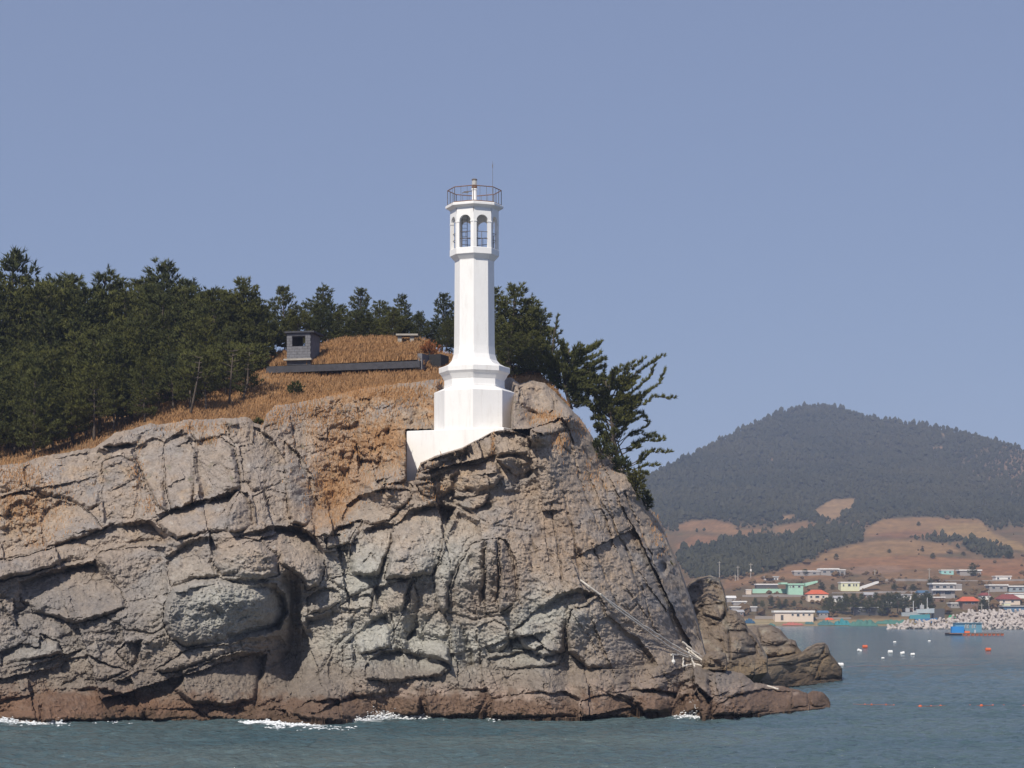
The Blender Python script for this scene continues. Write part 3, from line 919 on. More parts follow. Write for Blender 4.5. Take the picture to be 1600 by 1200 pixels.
# rocks standing off behind the point
def outcrop(name, label, top, bot, ctrl, us_rng, seed, blocks, parent=None):
    us = np.arange(us_rng[0], us_rng[1] + .1, 1.5)
    nr = 90
    vt = interp(top, us) + 1.5 * fbm(us / 14, us * 0 + seed, 3, seed)
    vb = interp(bot, us)
    U = np.repeat(us[None, :], nr, 0)
    V = vt[None, :] + (vb - vt)[None, :] * np.linspace(0, 1, nr)[:, None]
    Y = Depth(ctrl, 25)(U, V)
    wu = U + 3.5 * fbm(U / 25, V / 25, 3, seed + 1)
    wv = V + 3.5 * fbm(U / 25, V / 25, 3, seed + 2)
    d = np.zeros(U.shape)
    for sc, am in ((34, .9), (15, .45), (7, .16)):
        d += am * 1.3 * planes(wu / sc / 1.3, wv / sc, seed + int(sc), 1.2, .4, 1.8)
    edge = np.ones(U.shape)
    for poly, pop in blocks:
        sd = poly_sd(poly, wu, wv)
        d = np.where(sd > 0, d * .75 + .55 * pop * (1 - np.exp(-np.maximum(sd, 0) / 3.2)), d) - .35 * np.exp(-(sd / 1.7) ** 2)
        edge = np.minimum(edge, np.abs(sd) / 7)
    d += .4 * fbm(U / 11, V / 9, 4, seed + 7, .68) + .2 * planes(wu / 9, wv / 6, seed + 41, 1.5, .5, 2.0)
    Y = Y - d + 2.0 * np.clip(1 - (V - vt[None, :]) / 7, 0, 1) ** 2
    for c in (0, -1):
        Y[:, c] += 3
    W = PX(U, V, Y)
    n2, n3 = fbm(U / 22, V / 18, 3, seed + 8), fbm(U / 7, V / 6, 3, seed + 9)
    C = np.array([.205, .16, .122]) * np.ones(U.shape + (1,))

    def mixc(C, c, w):
        w = np.clip(w, 0, 1)[..., None]
        return C * (1 - w) + np.array(c) * w
    C = mixc(C, (.30, .265, .21), sstep(0, .6, n2))
    C = mixc(C, (.085, .066, .052), .7 * sstep(.2, .7, n3 - .5 * n2))
    tz = W[..., 2] + .4 * n2
    C = mixc(C, (.20, .145, .085), .85 * (1 - sstep(2.0, 3.4, tz)))
    C = mixc(C, (.11, .075, .045), .9 * (1 - sstep(.5, 1.6, tz)))
    C = mixc(C, (.05, .036, .025), .5 * (1 - sstep(0, .4, edge)))
    n, k = U.shape
    idx = np.arange(n * k).reshape(n, k)
    F = np.stack([idx[:-1, :-1], idx[1:, :-1], idx[1:, 1:], idx[:-1, 1:]], -1).reshape(-1, 4)
    ring = np.concatenate([idx[0, :], idx[1:, -1], idx[-1, ::-1][1:], idx[::-1, 0][1:-1]])
    vs = W.reshape(-1, 3)
    bk = vs[ring] + np.array([0, 5.0, -1.0])
    m = len(vs) + np.arange(len(ring))
    sk = np.stack([ring, np.roll(ring, -1), np.roll(m, -1), m], -1)
    o = obj(name, np.concatenate([vs, bk]), np.concatenate([F, sk]), M_ROCK, None, np.concatenate([C.reshape(-1, 3), C.reshape(-1, 3)[ring]]), origin=(P((us_rng[0] + us_rng[1]) / 2, 1000, ctrl[0][2])))
    return tag(o, label, 'rock')


outcrop('sea_stack', 'tall brown knobbly rock stack standing behind the right foot of the cliff',
        [(1060, 930), (1080, 908), (1090, 902), (1108, 899), (1124, 904), (1131, 920), (1134, 936), (1137, 952), (1150, 954), (1162, 966), (1168, 980), (1180, 992), (1190, 1010), (1200, 1026)],
        [(1060, 1060), (1100, 1062), (1150, 1060), (1200, 1050)],
        [(1060, 950, 152), (1110, 905, 150), (1105, 950, 147), (1125, 940, 148), (1085, 1000, 148), (1130, 1000, 143), (1130, 1045, 139), (1170, 1000, 147), (1190, 1030, 147), (1165, 1050, 141), (1080, 1050, 140)],
        (1060, 1200), 301,
        [([(1096, 947), (1132, 944), (1136, 955), (1125, 968), (1098, 962)], .9), ([(1138, 985), (1165, 985), (1180, 1005), (1182, 1020), (1140, 1032)], .7)])
outcrop('low_rock', 'rounded pale grey rock stepping down to the sea behind the stack',
        [(1150, 985), (1165, 978), (1185, 976), (1205, 976), (1220, 984), (1232, 998), (1243, 1001), (1247, 1012), (1254, 1020), (1262, 1032)],
        [(1150, 1040), (1262, 1040)],
        [(1150, 1000, 172), (1200, 980, 178), (1210, 1005, 174), (1240, 1010, 175), (1200, 1035, 170), (1250, 1035, 174), (1160, 1040, 168)],
        (1150, 1262), 331,
        [([(1185, 980), (1208, 978), (1222, 988), (1232, 1002), (1215, 1008), (1190, 1005)], .8), ([(1186, 1010), (1230, 1008), (1246, 1012), (1244, 1020), (1215, 1026), (1188, 1024)], .8), ([(1236, 1000), (1244, 1002), (1246, 1010), (1236, 1008)], .4)])
outcrop('rock_platform', 'flat tan rock platform with a raised white-topped tip at the waterline',
        [(1130, 1036), (1160, 1034), (1180, 1031), (1200, 1029), (1225, 1026), (1250, 1021), (1262, 1011), (1275, 1005), (1288, 1004), (1294, 1009), (1298, 1022), (1306, 1032), (1312, 1040), (1317, 1046)],
        [(1130, 1075), (1200, 1075), (1260, 1070), (1300, 1066), (1317, 1062)],
        [(1130, 1050, 150), (1200, 1032, 158), (1270, 1010, 176), (1290, 1012, 177), (1200, 1060, 152), (1260, 1060, 168), (1310, 1058, 178), (1150, 1070, 148), (1230, 1070, 162)],
        (1130, 1317), 361,
        [([(1165, 1037), (1225, 1030), (1255, 1020), (1275, 1008), (1290, 1008), (1280, 1028), (1240, 1038), (1170, 1044)], .7), ([(1284, 1030), (1296, 1022), (1312, 1042), (1316, 1060), (1270, 1064)], .7)])
RB_ = rock_at(1108, 1044) - .8
outcrop('boulder', 'smooth pale boulder beside the tangle of poles at the cliff foot',
        [(1096, 1030), (1102, 1022), (1112, 1018), (1126, 1017), (1134, 1021), (1137, 1034)], [(1096, 1046), (1137, 1046)],
        [(1096, 1035, RB_ + .9), (1115, 1020, RB_ + 1.4), (1115, 1030, RB_), (1134, 1030, RB_ + 1.2), (1115, 1045, RB_ - .1)], (1096, 1137), 381, [])

# ------------------------------------------------------------------ hill behind the cliff
BACK = [(-260, 590), (0, 585), (150, 575), (300, 562), (400, 556), (440, 548), (520, 545), (660, 545), (700, 555), (760, 565), (830, 580), (850, 592), (870, 614), (890, 640), (900, 652)]
FRONT = [(-260, 745), (0, 735), (60, 725), (150, 706), (200, 680), (250, 672), (300, 664), (397, 668), (416, 658), (470, 640), (560, 618), (640, 608), (690, 602), (800, 600), (850, 606), (880, 636), (900, 660)]
GC = [(-260, 740, 134), (0, 730, 134), (150, 702, 134.2), (250, 668, 134.5), (397, 664, 134), (470, 636, 137), (560, 612, 139), (690, 600, 140.5), (800, 600, 136), (850, 604, 134), (900, 656, 135),
      (-260, 590, 178), (0, 585, 178), (150, 575, 174), (300, 562, 170), (0, 660, 151), (150, 640, 151), (300, 610, 150), (400, 600, 147), (420, 590, 148), (480, 600, 145), (560, 590, 146), (640, 583, 146), (690, 575, 147), (400, 556, 165),
      (520, 545, 166), (660, 545, 164), (760, 565, 152), (840, 580, 141)]
GD = Depth(GC, 30)


def build_hill():
    us = np.arange(-260, 901, 3.0)
    nr = 60
    vf, vb = interp(FRONT, us), interp(BACK, us)
    U = np.repeat(us[None, :], nr, 0)
    V = vf[None, :] + (vb - vf)[None, :] * np.linspace(0, 1, nr)[:, None]
    Y = GD(U, V) - .5 * fbm(U / 40, V / 20, 4, 201)
    W = PX(U, V, Y)
    n2, n3 = fbm(U / 30, V / 14, 3, 203), fbm(U / 8, V / 5, 3, 204)
    C = np.array([.23, .145, .08]) * np.ones(U.shape + (1,))
    w = sstep(.1, .6, n2)[..., None]
    C = C * (1 - w) + np.array([.2, .13, .065]) * w
    w = sstep(.2, .6, n3)[..., None] * .5
    C = C * (1 - w) + np.array([.09, .075, .035]) * w
    n, k = U.shape
    idx = np.arange(n * k).reshape(n, k)
    F = np.stack([idx[:-1, :-1], idx[:-1, 1:], idx[1:, 1:], idx[1:, :-1]], -1).reshape(-1, 4)
    ring = np.concatenate([idx[0, :], idx[1:, -1], idx[-1, ::-1][1:], idx[::-1, 0][1:-1]])
    vs = W.reshape(-1, 3)
    bk = vs[ring].copy()
    bk[:, 2] -= 2
    bk[:, 1] += 2
    bk[len(us):, 1] += 4
    m = len(vs) + np.arange(len(ring))
    sk = np.stack([np.roll(ring, -1), ring, m, np.roll(m, -1)], -1)
    o = obj('hill_ground', np.concatenate([vs, bk]), np.concatenate([F, sk]), M_EARTH, None, np.concatenate([C.reshape(-1, 3), C.reshape(-1, 3)[ring]]), smooth=True)
    tag(o, kind='structure')


build_hill()

# ------------------------------------------------------------------ lighthouse
def build_lighthouse():
    cy = 128.0
    cx = (741.3 - 800) * cy / FOC
    c = (cx, cy)
    R0 = -math.pi / 2 - math.radians(1.0)
    root = empty('lighthouse', (cx, cy, 14.0))
    tag(root, 'white octagonal lighthouse with an arched lantern room and railed top, on the cliff', 'lighthouse')
    # square plinth set square to the tower's left front face
    a = math.radians(24)
    corner = P(787, 667.5, 124.5)
    ex, ey = np.array([-math.cos(a), math.sin(a)]), np.array([math.sin(a), math.cos(a)])
    wdt, dep = 6.6, 5.6
    base = []
    for s, t in ((0, 0), (wdt, 0), (wdt, dep), (0, dep)):
        base.append(corner[:2] + ex * s + ey * t)
    m = MB()
    vs = [(p[0], p[1], 12.5) for p in base] + [(p[0], p[1], corner[2] - .03) for p in base] + \
         [(q[0], q[1], corner[2]) for q in [base[0] + ex * .04 + ey * .04, base[1] - ex * .04 + ey * .04, base[2] - ex * .04 - ey * .04, base[3] + ex * .04 - ey * .04]]
    fs = [(0, 1, 5, 4), (1, 2, 6, 5), (2, 3, 7, 6), (3, 0, 4, 7), (4, 5, 9, 8), (5, 6, 10, 9), (6, 7, 11, 10), (7, 4, 8, 11), (8, 9, 10, 11), (3, 2, 1, 0)]
    m.add(vs, fs).build('plinth', M_WHITE, root)
    MB().rings(c, [(2.52, corner[2] - .3), (2.52, 19.72), (2.50, 19.75), (1.93, 20.0)], rot=R0).build('base_block', M_WHITE, root)
    # rows of form-tie marks left in the concrete faces
    tie = MB()
    for g in (R0 - math.pi / 8, R0 + math.pi / 8, R0 + 3 * math.pi / 8):
        nx, ny = math.cos(g), math.sin(g)
        ap = 2.52 * math.cos(math.pi / 8)
        for i in range(5):
            for j in range(5):
                t_ = (i - 2) * .36
                z_ = 17.75 + j * .42
                tie.box((cx + nx * (ap + .001) - ny * t_, cy + ny * (ap + .001) + nx * t_, z_), (.02, .02, .02), g)
    tm = tie.build('form_tie_marks', paint('tie_marks', (.6, .57, .53), .8), root)
    tm['kind'] = 'stuff'
    MB().rings(c, [(1.90, 19.9), (1.90, 20.12), (1.885, 20.14), (1.885, 20.5), (1.91, 20.53), (2.08, 20.82), (2.22, 20.97), (2.225, 21.26), (2.2, 21.3), (1.95, 21.36), (1.62, 21.52), (1.42, 21.75), (1.31, 22.1), (1.27, 22.6)], rot=R0).build('cornice', M_WHITE, root)
    MB().rings(c, [(1.27, 22.55), (1.23, 27.9), (1.24, 27.95), (1.54, 28.27)], rot=R0).build('tower_shaft', M_WHITE, root)
    MB().rings(c, [(1.54, 28.25), (1.545, 28.27), (1.545, 28.62), (1.53, 28.64), (1.30, 28.64)], rot=R0).build('sill_band', M_WHITE, root)
    # arched panels of the lantern room
    RB, z0, zs, z1 = 1.525, 28.63, 30.27, 31.1
    th = .2
    for k in range(8):
        g0, g1 = R0 + k * math.pi / 4, R0 + (k + 1) * math.pi / 4
        p0 = np.array([cx + RB * math.cos(g0), cy + RB * math.sin(g0)])
        p1 = np.array([cx + RB * math.cos(g1), cy + RB * math.sin(g1)])
        t = (p1 - p0) / np.linalg.norm(p1 - p0)
        inw = np.array([cx, cy]) - (p0 + p1) / 2
        inw = inw / np.linalg.norm(inw)
        Lw = np.linalg.norm(p1 - p0)
        cw = .20
        r = Lw / 2 - cw
        arc = [(cw, z0)] + [(Lw / 2 - r * math.cos(x), zs + r * math.sin(x) * .98) for x in np.linspace(0, math.pi, 15)] + [(Lw - cw, z0)]
        out = [(0, z0)] + [(0 if x < math.pi / 2 - .01 else Lw if x > math.pi / 2 + .01 else Lw / 2, min(z1, zs + r * 1.02 * math.sin(x) * 4)) for x in np.linspace(0, math.pi, 15)] + [(Lw, z0)]
        out = []
        for i, (s, z) in enumerate(arc):
            f = i / (len(arc) - 1)
            if f < .3:
                out.append((0, z0 + (z1 - z0) * f / .3))
            elif f > .7:
                out.append((Lw, z0 + (z1 - z0) * (1 - f) / .3))
            else:
                out.append((Lw * (f - .3) / .4, z1))
        vs, fs = [], []
        n = len(arc)
        sh = th * math.tan(math.pi / 8)
        for inner in (0, 1):
            for s, z in out:
                q = p0 + t * (s if not inner else sh + s * (Lw - 2 * sh) / Lw) + inw * th * inner
                vs.append((q[0], q[1], z))
            for s, z in arc:
                q = p0 + t * s + inw * th * inner
                vs.append((q[0], q[1], z))
        for i in range(n - 1):
            fs.append((i, n + i, n + i + 1, i + 1))
            fs.append((2 * n + i, 2 * n + i + 1, 3 * n + i + 1, 3 * n + i))
            fs.append((n + i, 3 * n + i, 3 * n + i + 1, n + i + 1))
        pan = obj('arch_panel', vs, fs, M_WHITE, root)
        # little capital at the arch springing
        ang = math.atan2(t[1], t[0])
        for s in (cw - .075, Lw - cw + .075):
            q = p0 + t * s + inw * .07
            MB().box((q[0], q[1], zs - .03), (.2, .2, .07), ang).build('capital', M_WHITE, pan)
    MB().rings(c, [(1.30, 28.60), (1.30, 28.66)], rot=R0).build('lantern_floor', M_CONC2, root)
    MB().rings(c, [(1.53, 31.08), (1.56, 31.12), (1.74, 31.22), (1.81, 31.25), (1.815, 31.38), (1.79, 31.41), (.3, 31.45)], rot=R0).build('gallery_deck', M_WHITE, root)
    # top railing: eight posts, two rails, thin balusters
    RR, zd = 1.68, 31.40
    cs = [(cx + RR * math.cos(R0 + k * math.pi / 4), cy + RR * math.sin(R0 + k * math.pi / 4)) for k in range(9)]
    rail = MB()
    rail.tube([(x, y, zd + .98) for x, y in cs], .03, 6)
    rail.build('hand_rail', M_RUST, root)
    MB().tube([(x, y, zd + .06) for x, y in cs], .028, 6).build('foot_rail', M_RUST, root)
    for k in range(8):
        MB().tube([(cs[k][0], cs[k][1], zd - .02), (cs[k][0], cs[k][1], zd + .98)], .026, 6).build('rail_post', M_STEEL, root)
        for f in (1 / 3, 2 / 3):
            x, y = cs[k][0] * (1 - f) + cs[k + 1][0] * f, cs[k][1] * (1 - f) + cs[k + 1][1] * f
            MB().tube([(x, y, zd + .06), (x, y, zd + .98)], .012, 5).build('baluster', M_STEEL, root)
    MB().rings(c, [(.24, 31.42), (.2, 31.5), (.155, 31.6), (.15, 32.42), (.2, 32.44), (.2, 32.5)], n=12).build('lamp_post', M_WHITE, root)
    lamp = MB().rings(c, [(.12, 32.5), (.17, 32.56), (.17, 32.66), (.1, 32.7)], n=10).build('lamp_base', M_RUST, root)
    gl = paint('lamp_lens', (.45, .43, .4), .2, .15, 6, spec=.6)
    MB().rings(c, [(.1, 32.68), (.16, 32.74), (.165, 32.96), (.12, 33.02)], n=10).build('lamp_lens', gl, root)
    MB().rings(c, [(.13, 33.0), (.18, 33.04), (.17, 33.1), (.06, 33.14)], n=10).build('lamp_cap', M_STEEL, root)
    # bracket reaching left from the post
    MB().tube([(cx - .15, cy, 32.36), (cx - .55, cy - .1, 32.3), (cx - .78, cy - .15, 32.2)], .03, 5).box((cx - .52, cy - .1, 32.27), (.3, .08, .08), .1).build('bracket', M_STEEL, root)
    ax = cx + 1.13
    MB().tube([(ax, cy + .6, 31.4), (ax, cy + .6, 34.35)], [.02, .008], 5).box((ax, cy + .6, 34.05), (.05, .05, .22)).build('lightning_rod', M_STEEL, root)
    # steel ladder and guard rail inside the arches
    lx, ly = cx - .62, cy + .35
    lad = MB()
    for s in (-.16, .16):
        lad.tube([(lx + s, ly, 28.6), (lx + s, ly, 31.1)], .02, 5)
    for i in range(9):
        lad.tube([(lx - .16, ly, 28.8 + i * .26), (lx + .16, ly, 28.8 + i * .26)], .013, 5)
    lad.build('ladder', M_STEEL, root)
    RI = 1.38
    ci = [(cx + RI * math.cos(R0 + k * math.pi / 4), cy + RI * math.sin(R0 + k * math.pi / 4)) for k in range(9)]
    g = MB()
    for z in (29.2, 29.62):
        g.tube([(x, y, z) for x, y in ci], .022, 5)
    for k in range(8):
        x, y = (ci[k][0] + ci[k + 1][0]) / 2, (ci[k][1] + ci[k + 1][1]) / 2
        g.tube([(x, y, 28.6), (x, y, 29.62)], .018, 5)
    g.build('guard_rail', M_STEEL, root)


build_lighthouse()

# ------------------------------------------------------------------ bunker on the hill
def build_bunker():
    A, B = P(416, 583, 150.5), P(656, 574, 146.5)           # front lower edge of the roof slab, left and right
    root = empty('concrete_bunker', ((A + B) / 2 - np.array([0, 0, 2.0])))
    tag(root, 'long low concrete bunker with a dark slit, half buried in dry grass', 'bunker')
    d = B - A
    L = np.linalg.norm(d[:2])
    rz = math.atan2(d[1], d[0])
    n = np.array([-math.sin(rz), math.cos(rz), 0])
    hgt = .48
    m = MB()
    vs = []
    for e in (A, B):
        for dn, dz in ((0, 0), (4.0, 0), (4.0, hgt), (0, hgt)):
            vs.append(e + n * dn + np.array([0, 0, dz]))
    m.add(vs, [(0, 1, 2, 3), (7, 6, 5, 4), (0, 3, 7, 4), (3, 2, 6, 7), (2, 1, 5, 6), (1, 0, 4, 5)])
    m.build('roof_slab', M_CONC, root)
    m = MB()
    vs = []
    for e in (A, B):
        for dn, dz in ((1.0, -2.4), (3.6, -2.4), (3.6, -.01), (1.0, -.01)):
            vs.append(e + n * dn + np.array([0, 0, dz]))
    m.add(vs, [(0, 1, 2, 3), (7, 6, 5, 4), (0, 3, 7, 4), (3, 2, 6, 7), (2, 1, 5, 6), (1, 0, 4, 5)])
    m.build('recessed_wall', M_BLOCK, root)
    q = B + n * .5
    MB().box((q[0] + .12, q[1] + .6, q[2] + .45), (.35, 1.8, 1.15), rz).build('end_wall', M_BLOCK, root)
    MB().box((q[0] + 1.0, q[1] + 1.6, q[2] - .1), (1.2, 1.6, 2.4), rz).build('shaded_entrance_block', M_DARK, root)  # solid box, the recess's shade painted on as dark colour


def build_hut():
    # block-built lookout hut: corners taken from its front face
    Y = 150.0
    rz = math.radians(-12)
    f0, f1 = P(448, 560, Y), P(487, 558.5, Y + .0)
    W = f1[0] - f0[0]
    z0 = f0[2] - .5
    zt = P(448, 521, Y)[2]
    root = empty('lookout_hut', (f0[0] + W / 2, Y + 1.2, z0))
    tag(root, 'small grey block-built lookout hut with a square window and flat roof', 'hut')
    D = 2.2
    ox, oy = f0[0], Y
    ca, sa = math.cos(rz), math.sin(rz)

    def loc(x, y):
        return ox + x * ca - y * sa, oy + x * sa + y * ca
    th = .18
    # courses of blocks, leaving the window out
    wx0, wx1, wz0, wz1 = .42, 1.42, z0 + 1.38, z0 + 2.1
    ch = .2
    nz = int(round((zt - z0) / ch))
    ch = (zt - z0) / nz
    bl = bpy.data.meshes.new('block')
    made = 0
    for i in range(nz):
        za = z0 + i * ch
        xs = [0.0]
        x = -.2 if i % 2 else 0
        bounds = []
        while x < W:
            bounds.append((max(0, x), min(W, x + .4)))
            x += .4
        for a, b in bounds:
            if b - a < .06:
                continue
            segs = [(a, b)]
            if za + ch * .5 > wz0 and za + ch * .5 < wz1:
                segs = []
                if a < wx0:
                    segs.append((a, min(b, wx0)))
                if b > wx1:
                    segs.append((max(a, wx1), b))
            for s0, s1 in segs:
                if s1 - s0 < .05:
                    continue
                cx_, cy_ = loc((s0 + s1) / 2, th / 2 + random.uniform(-.006, .006))
                MB().box((cx_, cy_, za + ch / 2), (s1 - s0 - .014, th, ch - .014), rz).build('block', M_BLOCK, root)
    mort = MB()
    for (a, b, za, zb) in ((0.02, wx0, z0, zt), (wx1, W - .02, z0, zt), (wx0, wx1, z0, wz0), (wx0, wx1, wz1, zt)):
        cx_, cy_ = loc((a + b) / 2, th / 2 + .012)
        mort.box((cx_, cy_, (za + zb) / 2), (b - a, th - .02, zb - za), rz)
    mort.build('mortar_bed', M_CONC, root)
    sw = MB()
    for x in (.09, W - .09):
        cx_, cy_ = loc(x, D / 2 + th / 2)
        sw.box((cx_, cy_, (z0 + zt) / 2), (th, D - th, zt - z0 - .01), rz)
    sw.build('side_wall', M_BLOCK, root)
    cx_, cy_ = loc(W / 2, D)
    bw = MB()
    for a, b, za, zb in ((0.2, W - .2, z0, wz0), (.2, wx0 + .1, wz0, zt), (wx1 + .1, W - .2, wz0, zt)):
        q = loc((a + b) / 2, D)
        bw.box((q[0], q[1], (za + zb) / 2), (b - a, th, zb - za), rz)
    bw.build('back_wall', M_BLOCK, root)
    cx_, cy_ = loc(W / 2, D / 2)
    MB().box((cx_ + .1, cy_, zt + .07), (W + .42, D + .4, .12), rz).build('roof', M_CONC, root)
    cx_, cy_ = loc(W / 2, -.15)
    MB().box((cx_, cy_, z0 + .38), (W + .3, .3, .12), rz).build('footing', M_CONC2, root)


build_bunker()
build_hut()


def build_vent():
    Y = 152.0
    a, b = P(622, 531, Y), P(650, 531, Y)
    root = empty('concrete_vent', ((a + b) / 2 - np.array([0, 0, .8])))
    tag(root, 'small flat-capped concrete vent poking out of the grass mound', 'vent')
    z = a[2]
    for x in (a[0] + .12, b[0] - .3):
        MB().box((x, Y + .3, z - .25), (.3, .6, 1.1)).build('leg', M_CONC2, root)
    MB().box(((a[0] + b[0]) / 2, Y + .3, z + .37), (b[0] - a[0] + .3, 1.0, .13)).build('cap', M_CONC2, root)


build_vent()


# mound of earth over the bunker roof
def build_mound():
    us = np.linspace(425, 690, 90)
    nr = 26
    vt = interp([(425, 566), (445, 552), (490, 552), (505, 540), (530, 532), (580, 529), (640, 531), (665, 534), (680, 545), (690, 575)], us)
    vb = interp([(425, 574), (430, 572), (655, 562), (660, 570), (690, 592)], us)
    U = np.repeat(us[None, :], nr, 0)
    V = vb[None, :] + (vt - vb)[None, :] * np.linspace(0, 1, nr)[:, None]
    t = np.linspace(0, 1, nr)[:, None]
    Yf = interp([(425, 150.8), (656, 146.9), (690, 148)], us)[None, :]
    Y = Yf + 6.5 * t ** 1.3 - .3 * fbm(U / 20, V / 10, 3, 231)
    W = PX(U, V, Y)
    n2 = fbm(U / 20, V / 8, 3, 233)
    C = np.array([.24, .145, .07]) * np.ones(U.shape + (1,))
    w = sstep(0, .5, n2)[..., None]
    C = C * (1 - w) + np.array([.13, .09, .045]) * w
    n, k = U.shape
    idx = np.arange(n * k).reshape(n, k)
    F = np.stack([idx[:-1, :-1], idx[:-1, 1:], idx[1:, 1:], idx[1:, :-1]], -1).reshape(-1, 4)
    last = idx[-1]
    vs = W.reshape(-1, 3)
    bk = vs[last] + np.array([0, 5, -2.0])
    m = len(vs) + np.arange(k)
    sk = np.stack([last[:-1], last[1:], m[1:], m[:-1]], -1)
    o = obj('grass_mound', np.concatenate([vs, bk]), np.concatenate([F, sk]), M_EARTH, None, np.concatenate([C.reshape(-1, 3), C.reshape(-1, 3)[last]]), smooth=True)
    tag(o, kind='structure')
    return us, vb, vt, W


MD = build_mound()

# ------------------------------------------------------------------ dry grass
def blades(roots, hmin, hmax, name, label, mat=None, wd=.028):
    roots = np.asarray(roots, float)
    n = len(roots)
    h = rng.uniform(hmin, hmax, n)
    a = rng.uniform(0, 2 * np.pi, n)
    lean = rng.normal(0, .28, (n, 2)) * h[:, None]
    lean[:, 0] += .12 * h
    w = np.stack([np.cos(a), np.sin(a), np.zeros(n)], 1) * wd * rng.uniform(.7, 1.4, n)[:, None]
    mid = roots + np.concatenate([lean * .35, (h * .6)[:, None]], 1)
    tip = roots + np.concatenate([lean, h[:, None]], 1)
    V = np.stack([roots - w, roots + w, mid + w * .7, mid - w * .7, tip], 1).reshape(-1, 3)
    i = np.arange(n)[:, None] * 5
    F = np.concatenate([i + np.array([[0, 1, 2]]), i + np.array([[0, 2, 3]]), i + np.array([[3, 2, 4]])])
    o = obj(name, V, F, mat or M_GRASS)
    return tag(o, label, 'grass', kind='stuff')


def scatter_hill(n, cond):
    out = []
    while len(out) < n:
        u = rng.uniform(-30, 898, 4000)
        f = rng.uniform(0, 1, 4000) ** 1.3
        v = interp(FRONT, u) * (1 - f) + interp(BACK, u) * f
        k = cond(u, v) > rng.uniform(0, 1, 4000)
        u, v = u[k], v[k]
        Y = GD(u, v) - .5 * fbm(u / 40, v / 20, 4, 201)
        out += list(PX(u, v, Y))
    return out[:n]


def g_hill(u, v):
    n = fbm(u / 25, v / 10, 3, 241)
    return np.where((u > 240) & (u < 720), .8, np.where(u > 780, .6 * (v < 640), .25)) * (.55 + .7 * n)


blades(scatter_hill(60000, g_hill), .10, .36, 'dry_grass', 'tawny dry grass covering the slope below the bunker')
us_, vb_, vt_, W_ = MD
ii = rng.integers(0, W_.shape[0], 22000)
jj = rng.integers(0, W_.shape[1], 22000)
pts = W_[ii, jj] + rng.normal(0, .08, (22000, 3)) * np.array([1, 1, 0])
blades(pts, .12, .42, 'dry_grass', 'tawny dry grass growing over the bunker roof')
# tufts on the ledges of the cliff
gmask = []
for (u, v, ru, rv, n) in ((25, 745, 40, 22, 700), (560, 612, 150, 14, 2600), (470, 640, 40, 14, 700), (10, 790, 25, 20, 300), (300, 668, 60, 10, 450), (430, 655, 20, 14, 300), (520, 650, 70, 24, 1500), (570, 700, 80, 60, 2200), (520, 770, 30, 50, 900), (640, 620, 60, 16, 1200), (60, 790, 60, 45, 700),
                          (640, 700, 40, 40, 300), (675, 770, 18, 14, 260), (850, 652, 22, 10, 260), (875, 690, 18, 16, 200), (215, 740, 12, 40, 140), (325, 690, 14, 6, 120), (235, 790, 14, 14, 120), (930, 740, 25, 30, 160), (1030, 830, 18, 30, 160),
                          (905, 668, 14, 14, 160), (60, 850, 20, 8, 90), (770, 700, 4, 20, 90), (690, 598, 12, 5, 100)):
    for _ in range(n):
        uu, vv = u + rng.normal(0, ru * .6), v + rng.normal(0, rv * .6)
        c = int(np.clip(round((uu - H_us[0]) / 1.6), 0, len(H_us) - 1))
        col = H_W[:, c, :]
        vvv = HZ - (col[:, 2] - CAMH) * FOC / col[:, 1]
        r = int(np.argmin(np.abs(vvv - vv)))
        if abs(vvv[r] - vv) < 4:
            gmask.append(col[r] + np.array([0, 0, -.03]))
blades(gmask, .08, .32, 'ledge_grass', 'dry straw-coloured grass tufts lodged on the cliff ledges', wd=.022)

# ------------------------------------------------------------------ pines
def tuft(V, F, p, d, L, n=9, wd=.03):
    d = np.asarray(d, float)
    d = d / (np.linalg.norm(d) + 1e-9)
    a = np.cross(d, (0.3, 0.1, 1.0))
    a /= np.linalg.norm(a) + 1e-9
    b = np.cross(d, a)
    for i in range(n):
        g = random.uniform(0, 6.283)
        sp = random.uniform(.25, 1.0)
        t = d + (a * math.cos(g) + b * math.sin(g)) * sp
        t /= np.linalg.norm(t)
        q = p + d * random.uniform(-.08, .08)
        l = L * random.uniform(.7, 1.15)
        s = np.cross(t, (random.uniform(-1, 1), random.uniform(-1, 1), random.uniform(-1, 1)))
        s = s / (np.linalg.norm(s) + 1e-9) * wd
        k = len(V)
        V += [q - s, q + s, q + t * l]
        F.append((k, k + 1, k + 2))


